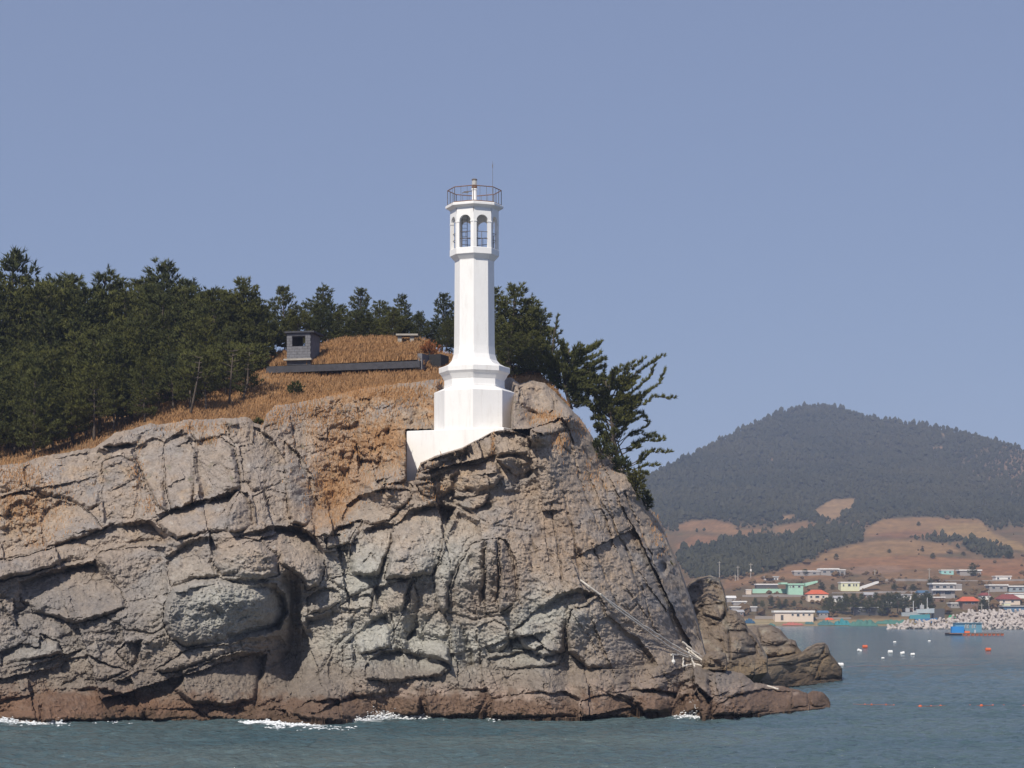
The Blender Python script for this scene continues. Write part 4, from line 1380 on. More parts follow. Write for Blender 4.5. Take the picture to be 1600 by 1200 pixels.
def pine_mesh(seed, H=8.0, spread=2.0, bare=.22, wind=0.0, dens=1.0, flat=.5):
    """trunk tube and needle crown of one pine, base at the origin"""
    random.seed(seed)
    tr = MB()
    bx, by = random.uniform(-.35, .35), random.uniform(-.3, .3)

    def axis(t):
        return np.array([bx * math.sin(t * 2.3) + wind * t * t * 1.5, by * math.sin(t * 2.9), H * t])
    tr.tube([axis(t) for t in np.linspace(-.04, 1, 10)], [.16 * (1 - t * .85) * H / 8 for t in np.linspace(0, 1, 10)], 7)
    V, F = [], []
    z = bare

    def clump(q, out, n, L):
        for _ in range(n):
            e = q + np.array([random.gauss(0, .13), random.gauss(0, .13), random.gauss(.03, .10)])
            tuft(V, F, e, out * random.uniform(.1, .8) + np.array([random.uniform(-.35, .35), random.uniform(-.35, .35), random.uniform(.5, 1.2)]), L * random.uniform(.8, 1.2), 9, .034)
    while z < .975:
        f = (z - bare) / (1 - bare)
        prof = (1 - f) ** .78 * (.65 + .35 * math.sin(min(1, f * 3.5) * 1.57))
        nb = 6 if f < .75 else 4
        off = random.uniform(0, 6.28)
        for k in range(nb):
            if random.random() < .14:
                continue
            g = off + k * 6.283 / nb + random.uniform(-.4, .4)
            L = spread * prof * random.uniform(.5, 1.2) + .22
            up = random.uniform(.15, .5) + .6 * f
            p0 = axis(z)
            dirv = np.array([math.cos(g) + wind * .6, math.sin(g), 0])
            side = np.array([-dirv[1], dirv[0], 0])

            def at(s):
                return p0 + dirv * L * s + np.array([0, 0, L * (up * s * s - .12 * s * (1 - f))])
            tr.tube([p0, at(.5), at(1)], [.04 * (1.2 - f), .024, .008], 4, caps=False)
            clump(at(1.0), dirv, int(5 * dens), .32)
            s = .38
            while s < .95:
                for sg in (-1, 1):
                    if random.random() < .12:
                        continue
                    tw = L * .42 * (1.1 - s) * random.uniform(.6, 1.2) + .1
                    q = at(s) + (side * sg * .8 + dirv * .55) * tw + np.array([0, 0, tw * random.uniform(.1, .5)])
                    clump(q, side * sg * .5 + dirv * .5, int(4 * dens), .30)
                clump(at(s), dirv, int(2 * dens), .28)
                s += .42 / max(.6, L)
        z += random.uniform(.058, .082)
    top = axis(1.0)
    for i in range(10):
        tuft(V, F, top - np.array([0, 0, i * .09]), (random.uniform(-.5, .5), random.uniform(-.5, .5), 1.2), .3, 9, .032)
    return tr, V, F


def mesh_from(name, V, F, mat, smooth=False):
    me = bpy.data.meshes.new(name)
    V, F = np.array(V, np.float32), F
    me.from_pydata([tuple(map(float, v)) for v in V], [], F)
    me.materials.append(mat)
    me.polygons.foreach_set('use_smooth', np.full(len(me.polygons), smooth, dtype=bool))
    me.update()
    return me


PROTO = []
for i, (H, sp, bare, wind, dens) in enumerate(((8, 2.2, .12, 0, 1.0), (8, 2.5, .18, .1, 1.0), (8, 1.9, .1, -.05, 1.1), (8, 2.6, .32, .05, 1.0), (8, 2.5, .08, .12, 1.1), (8, 2.1, .38, 0, 1.1), (8, 2.9, .22, .2, 1.0))):
    tr, V, F = pine_mesh(100 + i, H, sp, bare, wind, dens)
    PROTO.append((mesh_from('trunk', tr.v, tr.f, M_BARK, True), mesh_from('crown', V, F, M_NEEDLE)))


def plant_pine(kind, base, height, rz, label, group=None, name='pine_tree', wide=1.0):
    r = empty(name, base)
    s = height / 8.0
    r.scale = (s * wide, s * wide, s)
    r.rotation_euler = (random.uniform(-.04, .04), random.uniform(-.04, .05), rz)
    for nm, me in zip(('trunk', 'crown'), PROTO[kind]):
        o = bpy.data.objects.new(nm, me)
        S.collection.objects.link(o)
        o.parent = r
    tag(r, label, 'tree', group)
    return r


def ground_z(u, Y):
    """row on the hill surface below a tree standing at distance Y in column u"""
    f = np.linspace(0, 1, 60)
    v = interp(FRONT, u) * (1 - f) + interp(BACK, u) * f
    y = GD(np.full(60, u), v)
    return float(np.interp(Y, np.maximum.accumulate(y), v))


random.seed(11)
SKY_T = [(-40, 430, 160, 2), (14, 397, 158, 2), (60, 434, 163, 4), (88, 436, 160, 5), (112, 430, 165, 0), (150, 426, 160, 1), (186, 440, 164, 4), (216, 438, 163, 6), (240, 436, 166, 2), (268, 409, 158, 1), (290, 436, 163, 0), (318, 456, 165, 4),
         (345, 462, 163, 5), (374, 434, 154, 2), (398, 462, 160, 1), (418, 478, 164, 6), (450, 446, 163, 0), (478, 470, 167, 4), (505, 447, 165, 1), (535, 475, 168, 4), (563, 449, 163, 0), (590, 470, 167, 6), (608, 478, 163, 2), (630, 461, 161, 2), (655, 486, 164, 5), (690, 457, 160, 0), (718, 475, 160, 4), (745, 470, 160, 1)]
SPECIAL = {14: 'tallest pine at the left edge of the wood, spire-like top', 268: 'broad tall pine rising above the wood left of the hut', 374: 'dark pointed pine standing just left of the lookout hut', 563: 'full round pine behind the middle of the grass mound',
           630: 'slim pine with a forked tip behind the concrete vent', 690: 'pine partly hidden behind the left side of the lighthouse shaft', 450: 'feathery pine directly behind the lookout hut', 505: 'pine with a tufted tip just right of the hut'}
for u, vt_top, Y, kd in SKY_T:
    vb = ground_z(u, Y) if u < 700 else 572
    b = P(u, vb, Y)
    top = P(u, vt_top, Y)[2]
    lab = SPECIAL.get(u, 'dark green pine in the row along the wooded skyline')
    plant_pine(kd, b, top - b[2] - .15, random.uniform(0, 6.28), lab, 'pines along the hilltop skyline', wide=1.15)
for u in range(424, 716, 21):
    Y = 157.5 + random.uniform(-1, 1)
    b = P(u, 548, Y)
    plant_pine(random.choice((0, 1, 4, 6)), b, P(u, 492 + random.uniform(-14, 14), Y)[2] - b[2], random.uniform(0, 6.28), 'low pine crowding behind the grass mound below the skyline trees', 'low pines behind the mound', wide=random.uniform(1.3, 1.6))
for u in range(-36, 420, 29):
    Y = 155.5 + random.uniform(-1, 1)
    b = P(u, ground_z(u, Y), Y)
    plant_pine(random.choice((0, 1, 4, 6, 3)), b, P(u, 452 + random.uniform(-8, 12) + max(0, u - 330) * .2, Y)[2] - b[2], random.uniform(0, 6.28), 'pine whose top fills the gaps just below the wooded skyline at left', 'pines just below the left skyline', wide=random.uniform(1.2, 1.4))
# body of the wood, row after row down to the rock
for row, (Ya, du, hh) in enumerate(((152, 27, 7.0), (146, 25, 6.6), (141, 24, 6.2), (137, 27, 5.4))):
    u = -60 + 11 * row
    lim = (415, 400, 345, 205)[row]
    while u < lim:
        Y = Ya + random.uniform(-2, 2)
        vb = ground_z(u, Y)
        b = P(u, vb, Y)
        h = hh * random.uniform(.82, 1.12)
        want = P(u, (470, 520, 560, 600)[row] + 18 * math.sin(u * .05 + row) + max(0, u - 250) * .12, Y)[2]
        h = min(max(h, 3.4), max(3.2, want - b[2] + .6))
        plant_pine(random.choice((3, 5, 1, 0)) if row > 1 else random.randrange(6), b, h, random.uniform(0, 6.28), ('pine high on the left wooded slope, just in front of the skyline rows', 'pine in the middle of the left wood, closely packed among others', 'pine in the lower left wood, second row up from the rock edge', 'front-row pine of the left wood, its foot just above the rock edge')[row], 'pines filling the left slope', wide=random.uniform(1.0, 1.25))
        u += du * random.uniform(.8, 1.25)


# bare-trunked pines at the edge of the wood
def custom_pine(name, label, trunk, rad, limbs, extra=(), dens=1.0, tl=.24):
    """trunk and limbs through given points; needles along the outer part of each limb"""
    pts = [P(*t) for t in trunk]
    root = empty(name, pts[0])
    tr = MB()
    n = len(pts)
    tr.tube(pts, [rad * (1 - .7 * i / (n - 1)) for i in range(n)], 8)
    V, F = [], []
    lm = MB()
    for lim in limbs:
        path, width, start = lim[0], lim[1], lim[2]
        q = [P(*t) for t in path]
        # smooth resample
        seg = [np.linalg.norm(q[i + 1] - q[i]) for i in range(len(q) - 1)]
        tot = sum(seg)
        m = max(4, int(tot / .16))
        cum = np.concatenate([[0], np.cumsum(seg)])
        Q = np.array([[np.interp(s, cum, [p[a] for p in q]) for a in range(3)] for s in np.linspace(0, tot, m)])
        Q[1:-1] += rng.normal(0, .035, (m - 2, 3))
        lm.tube(Q[::2] if m > 6 else Q, np.linspace(max(.02, rad * .38), .008, len(Q[::2] if m > 6 else Q)), 5, caps=False)
        for i in range(1, m):
            s = i / (m - 1)
            if s < start:
                continue
            d = Q[i] - Q[i - 1]
            d /= np.linalg.norm(d) + 1e-9
            wv_ = width * (1.15 - s * .75)
            for _ in range(max(2, int(9 * dens * max(.4, wv_ / .45)))):
                off = np.array([random.uniform(-.5, .5) * wv_, random.uniform(-1, 1) * wv_, random.uniform(-.3, .45) * wv_])
                tuft(V, F, Q[i] + off, d * .6 + np.array([random.uniform(-.3, .6), random.uniform(-.4, .4), random.uniform(.3, 1.1)]), random.uniform(tl * .8, tl * 1.3), 9, .032)
    tr.build('trunk', M_BARK, root, smooth=True)
    lm.build('limbs', M_BARK, root, smooth=True)
    obj('crown', np.array(V), np.array(F), M_NEEDLE, root)
    tag(root, label, 'tree')


for i, (u, v, ut, vt_top, kd) in enumerate(((296, 655, 310, 585, 5), (358, 628, 362, 575, 5), (380, 622, 388, 572, 3), (312, 634, 322, 600, 5))):
    Y = 138 + i * 2
    labs = ('thin leaning bare pine trunk at the rock edge, front of the wood', 'straight grey pine trunk standing on the grass at the edge of the wood', 'crooked slender pine nearest the bunker slab', 'dark short pine trunk leaning right behind the leaning one')
    w0, w1 = ut - 26, ut + 30
    custom_pine('edge_pine', labs[i], [(u, v + 3, Y), (u + (ut - u) * .5 + (3 if i == 2 else 0), (v + vt_top) / 2, Y), (ut, vt_top, Y), (ut + 2, vt_top - 22, Y)], .09,
                [([(ut, vt_top - 8 * j + 6, Y), ((w0 if (j + s) % 2 else w1), vt_top - 8 * j - 4 + 6 * random.random(), Y + random.uniform(-1, 1))], .42, .25) for j in range(5) for s in (0, 1)], dens=.9)

random.seed(5)
# pines right of the tower
for u, v, top, Y, kd, wd, lab in ((772, 585, 452, 142, 0, 1.25, 'dense pine emerging from behind the right side of the lighthouse'), (790, 588, 447, 140, 4, 1.2, 'tallest pine just right of the lighthouse shaft'), (818, 590, 468, 141, 1, 1.15, 'bushy pine second from the lighthouse on its right'),
                                  (843, 592, 484, 140, 2, 1.2, 'pine with open side branches between the bushy one and the windswept pines'), (800, 592, 510, 138, 4, 1.3, 'low dense pine in front of the taller pines right of the lighthouse'), (832, 598, 520, 138, 6, 1.25, 'low spreading pine above the pale boulder')):
    b = P(u, v, Y)
    plant_pine(kd, b, P(u, top, Y)[2] - b[2], random.uniform(0, 6.28), lab, wide=wd)
custom_pine('pine_tree', 'small sparse pine with a single tall tip right of the dense pines', [(862, 600, 139), (862, 560, 139), (866, 520, 139), (872, 493, 139)], .09,
            [([(866, 520, 139), (872, 494, 139)], .14, .1), ([(865, 530, 139), (858, 514, 139.5)], .22, .2), ([(865, 532, 139), (876, 520, 138.5)], .2, .2), ([(863, 545, 139), (880, 533, 138.6)], .22, .2), ([(863, 548, 139), (845, 536, 139.4)], .3, .2), ([(862, 565, 139), (880, 552, 139)], .3, .1), ([(862, 570, 139), (842, 558, 139)], .4, .1)], dens=.9)
WS = []
for (e0, e1, w) in (((872, 600), (855, 545), .6), ((876, 590), (870, 550), .6), ((880, 600), (900, 560), .65), ((884, 605), (915, 575), .65), ((884, 610), (935, 590), .65), ((880, 612), (915, 605), .65), ((886, 620), (930, 615), .6), ((886, 624), (910, 632), .5), ((876, 605), (856, 585), .6), ((880, 560), (940, 535), .45), ((880, 562), (905, 538), .4), ((878, 570), (885, 540), .45), ((880, 575), (938, 552), .45), ((876, 580), (850, 565), .5), ((880, 585), (946, 572), .5), ((875, 590), (846, 580), .5),
                    ((885, 595), (950, 590), .5), ((880, 600), (930, 604), .5), ((880, 605), (905, 615), .5), ((880, 600), (860, 596), .4), ((884, 580), (915, 560), .5), ((882, 590), (925, 580), .5)):
    WS.append(([(e0[0], e0[1], 137), ((e0[0] + e1[0]) / 2, (e0[1] + e1[1]) / 2 + 4, 137), (e1[0], e1[1], 137 + random.uniform(-1.2, 1.2))], w, .15))
MASS = [(848, 548), (880, 534), (938, 538), (948, 560), (944, 600), (950, 630), (930, 640), (900, 640), (870, 608), (850, 600)]
while len(WS) < 52:
    a, b = random.uniform(845, 955), random.uniform(532, 645)
    if poly_sd(MASS, np.array(a), np.array(b)) > 0:
        z0_ = min(600, b + 22)
        WS.append(([(883, z0_ + 6, 137), ((883 + a) / 2, (z0_ + b) / 2 + 3, 137), (a, b, 137 + random.uniform(-1.8, 1.8))], .5, .5))
custom_pine('windswept_pine', 'flat-topped windswept pine just above the pale boulder', [(893, 640, 137), (884, 610, 137), (880, 575, 137), (890, 545, 137)], .14, WS)
WS = []
for path, w in (([(950, 660), (930, 640), (918, 625)], .65), ([(952, 650), (938, 625), (930, 605)], .65), ([(950, 640), (945, 610), (945, 590)], .6), ([(955, 660), (970, 640), (985, 630)], .65), ([(956, 668), (975, 655), (990, 650)], .6), ([(955, 640), (970, 615), (980, 600)], .6), ([(957, 675), (940, 665), (930, 668)], .6), ([(958, 690), (945, 680), (938, 684)], .5), ([(955, 640), (975, 600), (1006, 575), (1037, 556)], .3), ([(950, 630), (975, 585), (1008, 560)], .34), ([(948, 620), (960, 585), (990, 566)], .4), ([(955, 650), (985, 615), (1015, 590), (1026, 560)], .22),
                ([(958, 655), (995, 625), (1030, 600), (1039, 577)], .2), ([(960, 660), (990, 640), (1022, 620), (1054, 622)], .18), ([(955, 645), (985, 625), (1012, 612)], .3), ([(945, 625), (935, 600), (945, 580)], .5), ([(948, 640), (930, 620), (915, 610)], .5),
                ([(950, 650), (940, 640), (925, 640)], .5), ([(952, 660), (975, 640), (995, 632)], .5), ([(955, 665), (940, 655), (925, 655)], .5), ([(955, 670), (980, 650), (1000, 645)], .45), ([(950, 610), (965, 600), (985, 595)], .5), ([(950, 640), (965, 625), (985, 620)], .5),
                ([(955, 660), (965, 640), (972, 620)], .5), ([(950, 600), (930, 590), (920, 588)], .4), ([(955, 650), (945, 620), (955, 605)], .5), ([(955, 672), (985, 660), (1005, 652)], .3)):
    WS.append(([(a, b, 138 + (random.uniform(-1.3, 1.3) if i == len(path) - 1 else 0)) for i, (a, b) in enumerate(path)], w, .22))
MASS = [(925, 590), (950, 578), (985, 566), (1006, 570), (1002, 600), (1012, 618), (1000, 645), (988, 660), (960, 690), (940, 690), (922, 650)]
while len(WS) < 62:
    a, b = random.uniform(920, 1012), random.uniform(565, 690)
    if poly_sd(MASS, np.array(a), np.array(b)) > 0:
        z0_ = float(np.clip(b + 20, 610, 690))
        x0_ = float(np.interp(z0_, [595, 620, 655, 690], [946, 950, 955, 960]))
        WS.append(([(x0_, z0_, 138), ((x0_ + a) / 2, (z0_ + b) / 2 + 3, 138), (a, b, 138 + random.uniform(-1.8, 1.8))], .4, .5))
custom_pine('windswept_pine', 'leaning windswept pine with long branches streaming to the right over the sea', [(966, 722, 138), (960, 690, 138), (955, 655, 138), (950, 620, 138), (946, 595, 138)], .15, WS)
WS = []
for path, w in (([(965, 700), (985, 678), (1010, 680), (1037, 684)], .26), ([(963, 695), (980, 680), (1000, 672), (1015, 662), (1005, 645)], .14), ([(965, 705), (1000, 690), (1022, 678)], .28), ([(968, 715), (1000, 690), (1037, 688)], .22), ([(964, 690), (950, 680), (935, 676)], .45),
                ([(966, 700), (955, 690), (945, 692)], .45), ([(966, 690), (975, 672), (980, 660)], .4), ([(980, 730), (1000, 715), (1020, 705), (1047, 706)], .3), ([(982, 735), (1005, 728), (1028, 727)], .3), ([(980, 730), (1000, 722), (1010, 712)], .25), ([(985, 740), (1005, 738), (1012, 742)], .22), ([(970, 710), (990, 700), (1000, 698)], .3)):
    WS.append(([(a, b, 139 + (random.uniform(-1, 1) if i == len(path) - 1 else 0)) for i, (a, b) in enumerate(path)], w, .3))
custom_pine('windswept_pine', 'lower windswept pine hanging sparse branches off the cliff edge', [(990, 760, 139.5), (978, 728, 139), (968, 700, 139), (962, 680, 139)], .1, WS)


def shrub(label, u, v, Y, ru, rv, n, mat=None, name='shrub', up=.6):
    c = P(u, v, Y)
    s = Y / FOC
    root = empty(name, c - np.array([0, 0, rv * s]))
    V, F = [], []
    st = MB()
    for k in range(6):
        g = random.uniform(0, 6.28)
        e = c + np.array([math.cos(g) * ru * s * .6, math.sin(g) * ru * s * .5, random.uniform(-.1, .6) * rv * s])
        st.tube([c - np.array([0, 0, rv * s * 1.1]), (c + e) / 2 - np.array([0, 0, .1]), e], [.03, .02, .008], 4, caps=False)
    for _ in range(n):
        d = rng.normal(0, 1, 3)
        d /= np.linalg.norm(d)
        d *= random.random() ** .4
        p = c + np.array([d[0] * ru * s, d[1] * ru * s * .7, d[2] * rv * s])
        tuft(V, F, p, d + np.array([0, -.1, up]), .2, 8, .032)
    st.build('stems', M_BARK, root)
    obj('crown', np.array(V), np.array(F), mat or M_NEEDLE2, root)
    return tag(root, label, 'shrub')


random.seed(9)
shrub('small dark green bush on the dry grass below the bunker', 463, 607, 141, 14, 10, 130)
shrub('little yellow-green bush in the notch beside the square rock block', 404, 661, 133, 9, 6, 60)
shrub('dark shrub clinging to the cliff shoulder below the windswept pines', 938, 700, rock_at(938, 708) - .3, 17, 15, 200)
shrub('dense shrub on the right cliff edge, lowest but one of the greenery', 994, 756, rock_at(994, 772) + .2, 15, 24, 280)
shrub('small shrub under the hanging branches at the cliff edge', 972, 726, rock_at(972, 738) - .2, 15, 13, 180)
shrub('rounded shrub between the shoulder shrub and the hanging branches', 955, 708, rock_at(955, 720) + .1, 14, 14, 160)
shrub('lowest dark shrub hugging the right cliff edge', 1010, 783, rock_at(1010, 792) - .2, 9, 16, 150)
shrub('brown-green bush at the right end of the bunker', 673, 548, 149, 16, 16, 170, leaf_mat('brown_bush', (.17, .085, .045), .4))
shrub('tiny dark shrub wedged in a crack low on the right flank', 1043, 884, 130, 7, 7, 40)

# ------------------------------------------------------------------ ropes and poles at the cliff foot
def cable(label, path, r, name='rope', sag=.0, mat=None):
    q = [P(*p) for p in path]
    m = 24
    seg = np.concatenate([[0], np.cumsum([np.linalg.norm(q[i + 1] - q[i]) for i in range(len(q) - 1)])])
    Q = np.array([[np.interp(s, seg, [p[a] for p in q]) for a in range(3)] for s in np.linspace(0, seg[-1], m)])
    t = np.linspace(0, 1, m)
    Q[:, 2] -= sag * 4 * t * (1 - t)
    Q += rng.normal(0, .012, Q.shape)
    o = MB().tube(Q, r, 6).build(name, mat or M_ROPE, origin=q[-1])
    return tag(o, label, name)


def on_rock(u, v, off=.25):
    return (u, v, rock_at(u, v) - off)


cable('upper of two long pale ropes running down the cliff to the tangle of poles', [on_rock(907, 906), on_rock(922, 917, .6), on_rock(945, 934, .6), on_rock(1000, 973, 1.0), on_rock(1050, 1006, .9), on_rock(1108, 1039, .45)], .05)
cable('lower of two long pale ropes running down the cliff to the tangle of poles', [on_rock(938, 928, .7), on_rock(965, 952, .9), on_rock(1005, 981, 1.1), on_rock(1050, 1013, 1.1), on_rock(1112, 1042, .45)], .045)
cable('short pole leaning steeply behind the tangle at the cliff foot', [on_rock(1067, 1003, .45), on_rock(1085, 1018, .45), on_rock(1116, 1041, .45)], .06, 'pole')
cable('second short pole crossing under the steep one', [on_rock(1072, 1012, .45), on_rock(1090, 1026, .45), on_rock(1106, 1038, .45)], .05, 'pole')
cable('pale horizontal spar at the left of the tangle', [on_rock(1049, 1023, .45), on_rock(1062, 1023, .45), on_rock(1085, 1030, .45)], .06, 'pole')
cable('thin vertical prop under the pale spar', [on_rock(1068, 1026, .45), on_rock(1067, 1042, .45)], .05, 'pole')
cable('white frame leg in the middle of the tangle', [on_rock(1076, 1018, .45), on_rock(1086, 1042, .45)], .05, 'pole')
cable('low white bar lying along the rock under the tangle', [on_rock(1068, 1041, .45), on_rock(1085, 1037, .45), on_rock(1102, 1042, .45)], .06, 'pole')
cable('pale rope lying on the low shelf rock near its tip', [on_rock(1200, 1072, .3), on_rock(1216, 1077, .3)], .06)
fl = MB()
c0 = P(1052, 1033, rock_at(1052, 1033) - .6)
fl.rings(c0[:2], [(.03, c0[2] + .35), (.035, c0[2] + .1), (.1, c0[2] + .06), (.13, c0[2] - .05), (.08, c0[2] - .16)], n=8)
tag(fl.build('float', paint('float_white', (.7, .69, .66), .5, .05), origin=c0), 'white float hanging from the end of the pale spar', 'float')

# ------------------------------------------------------------------ breaking foam at the rock's foot
def foam(label, spots):
    V, F = [], []
    for u, v, ru, hz, n in spots:
        for _ in range(n):
            uu = u + random.gauss(0, ru * .5)
            vv = v + random.gauss(0, 1.6)
            Y = sea_depth(max(vv, 1100)) - .15
            p = P(uu, vv, Y)
            p[2] = abs(random.gauss(0, hz)) * math.exp(-((uu - u) / ru) ** 2)
            r = random.uniform(.015, .07) * (1 if p[2] < .3 else .7)
            k = len(V)
            for d in ((1, 0, 0), (0, 1, 0), (-1, 0, 0), (0, -1, 0), (0, 0, .6), (0, 0, -.6)):
                V.append(p + np.array(d) * r * np.array([1.5, 1, 1]) * random.uniform(.6, 1.3))
            F += [(k, k + 1, k + 4), (k + 1, k + 2, k + 4), (k + 2, k + 3, k + 4), (k + 3, k, k + 4), (k + 1, k, k + 5), (k + 2, k + 1, k + 5), (k + 3, k + 2, k + 5), (k, k + 3, k + 5)]
    o = obj('sea_foam', np.array(V), np.array(F), M_FOAM)
    tag(o, label, 'foam', kind='stuff')


foam('white foam washing along the foot of the left rocks', [(10, 1127, 30, .12, 600), (50, 1130, 30, .06, 350), (88, 1131, 18, .12, 500), (160, 1128, 50, .04, 90)])
foam('white surf breaking below the middle of the cliff', [(420, 1130, 40, .05, 700), (470, 1135, 50, .05, 900), (510, 1138, 40, .04, 400), (400, 1129, 30, .05, 300), (552, 1124, 22, .14, 1100), (585, 1121, 34, .28, 2400), (620, 1119, 34, .24, 2000), (660, 1121, 34, .12, 1300), (690, 1122, 14, .04, 60), (770, 1123, 14, .03, 40)])
foam('white splash where a wave hits the right shelf', [(1082, 1117, 15, .32, 1300), (1070, 1120, 20, .08, 160), (1100, 1121, 14, .06, 120), (1224, 1109, 12, .08, 110), (1140, 1120, 20, .03, 60), (930, 1120, 8, .08, 60)])

# ------------------------------------------------------------------ far shore: land, wooded hill, fields
RIDGE = [(560, 930), (700, 880), (900, 802), (1010, 748), (1050, 728), (1100, 703), (1150, 677), (1200, 653), (1235, 641), (1265, 635), (1290, 635), (1330, 645), (1380, 659), (1430, 664), (1500, 677), (1560, 692), (1600, 705), (1700, 742), (1900, 800)]
FY = [(600, 2450), (634, 2300), (720, 1850), (780, 1550), (820, 1300), (850, 1100), (880, 960), (905, 870), (930, 800), (950, 760), (968, 735), (978, 722), (990, 712)]


def far_y(u, v):
    u, v = np.asarray(u, float), np.asarray(v, float)
    return interp(FY, v) + 25 * fbm(u / 120, v / 60, 3, 401) * sstep(940, 900, v)


FIELDS = [([(1268, 800), (1300, 780), (1338, 778), (1330, 800), (1300, 812), (1275, 808)], (.42, .265, .17)),
          ([(1350, 830), (1380, 812), (1430, 808), (1530, 812), (1545, 830), (1560, 842), (1480, 840), (1420, 838), (1352, 838)], (.37, .215, .12)),
          ([(1352, 836), (1420, 828), (1470, 832), (1460, 840), (1400, 842)], (.27, .135, .085)),
          ([(1460, 822), (1530, 818), (1560, 838), (1600, 850), (1600, 862), (1540, 848), (1470, 836)], (.40, .255, .14)),
          ([(1290, 862), (1340, 850), (1400, 842), (1480, 850), (1500, 862), (1440, 868), (1360, 874), (1270, 880)], (.36, .215, .125)),
          ([(1265, 880), (1330, 872), (1420, 868), (1520, 874), (1600, 872), (1600, 890), (1500, 886), (1420, 890), (1300, 886), (1262, 886)], (.35, .175, .1)),
          ([(1390, 872), (1430, 868), (1480, 876), (1460, 886), (1410, 884)], (.32, .165, .095)),
          ([(1320, 892), (1350, 884), (1400, 884), (1415, 890), (1400, 896), (1340, 897)], (.36, .22, .18)),
          ([(1210, 896), (1230, 884), (1265, 880), (1300, 886), (1320, 898), (1300, 905), (1200, 906), (1130, 922), (1130, 906), (1180, 900)], (.33, .18, .11)),
          ([(1056, 850), (1080, 838), (1120, 838), (1132, 846), (1110, 852), (1058, 862)], (.32, .165, .1)),
          ([(1058, 822), (1080, 814), (1120, 812), (1160, 828), (1200, 824), (1190, 836), (1150, 836), (1100, 828), (1060, 828)], (.36, .20, .12)),
          ([(1208, 824), (1260, 815), (1280, 822), (1250, 834), (1215, 836)], (.31, .18, .11)),
          ([(1220, 806), (1240, 804), (1242, 812), (1222, 814)], (.36, .22, .14)),
          ([(1500, 888), (1600, 884), (1600, 902), (1540, 900)], (.36, .165, .09)),
          ([(1520, 905), (1600, 898), (1600, 912), (1550, 912)], (.33, .17, .09)), ([(1380, 896), (1480, 888), (1520, 900), (1460, 908), (1380, 906)], (.30, .17, .1)),
          ([(1455, 700), (1475, 697), (1470, 706), (1458, 706)], (.36, .22, .16)), ([(1200, 716), (1212, 716), (1205, 723)], (.32, .2, .13)), ([(1465, 678), (1480, 677), (1476, 682)], (.36, .25, .18))]


def woods_amount(u, v):
    """1 where the hill is wooded"""
    n = fbm(u / 40, v / 22, 3, 411)
    hillw = sstep(845, 790, v + 14 * n)
    hillw = np.maximum(hillw, np.where((u < 1350) & (v > 815) & (v < 905), sstep(-14, 12, poly_sd([(1060, 870), (1130, 846), (1200, 840), (1260, 822), (1340, 822), (1350, 842), (1290, 862), (1220, 890), (1130, 905), (1080, 900)], u, v)), 0))
    for poly in ([(1420, 842), (1480, 838), (1560, 846), (1590, 868), (1560, 875), (1470, 852)], [(1528, 862), (1580, 860), (1590, 874), (1545, 878)]):
        hillw = np.maximum(hillw, .8 * sstep(-4, 6, poly_sd(poly, u, v)) * (n > -.2))
    for poly, _ in FIELDS:
        hillw = hillw * (1 - sstep(-3, 3, poly_sd(poly, u, v)) * .97)
    return hillw


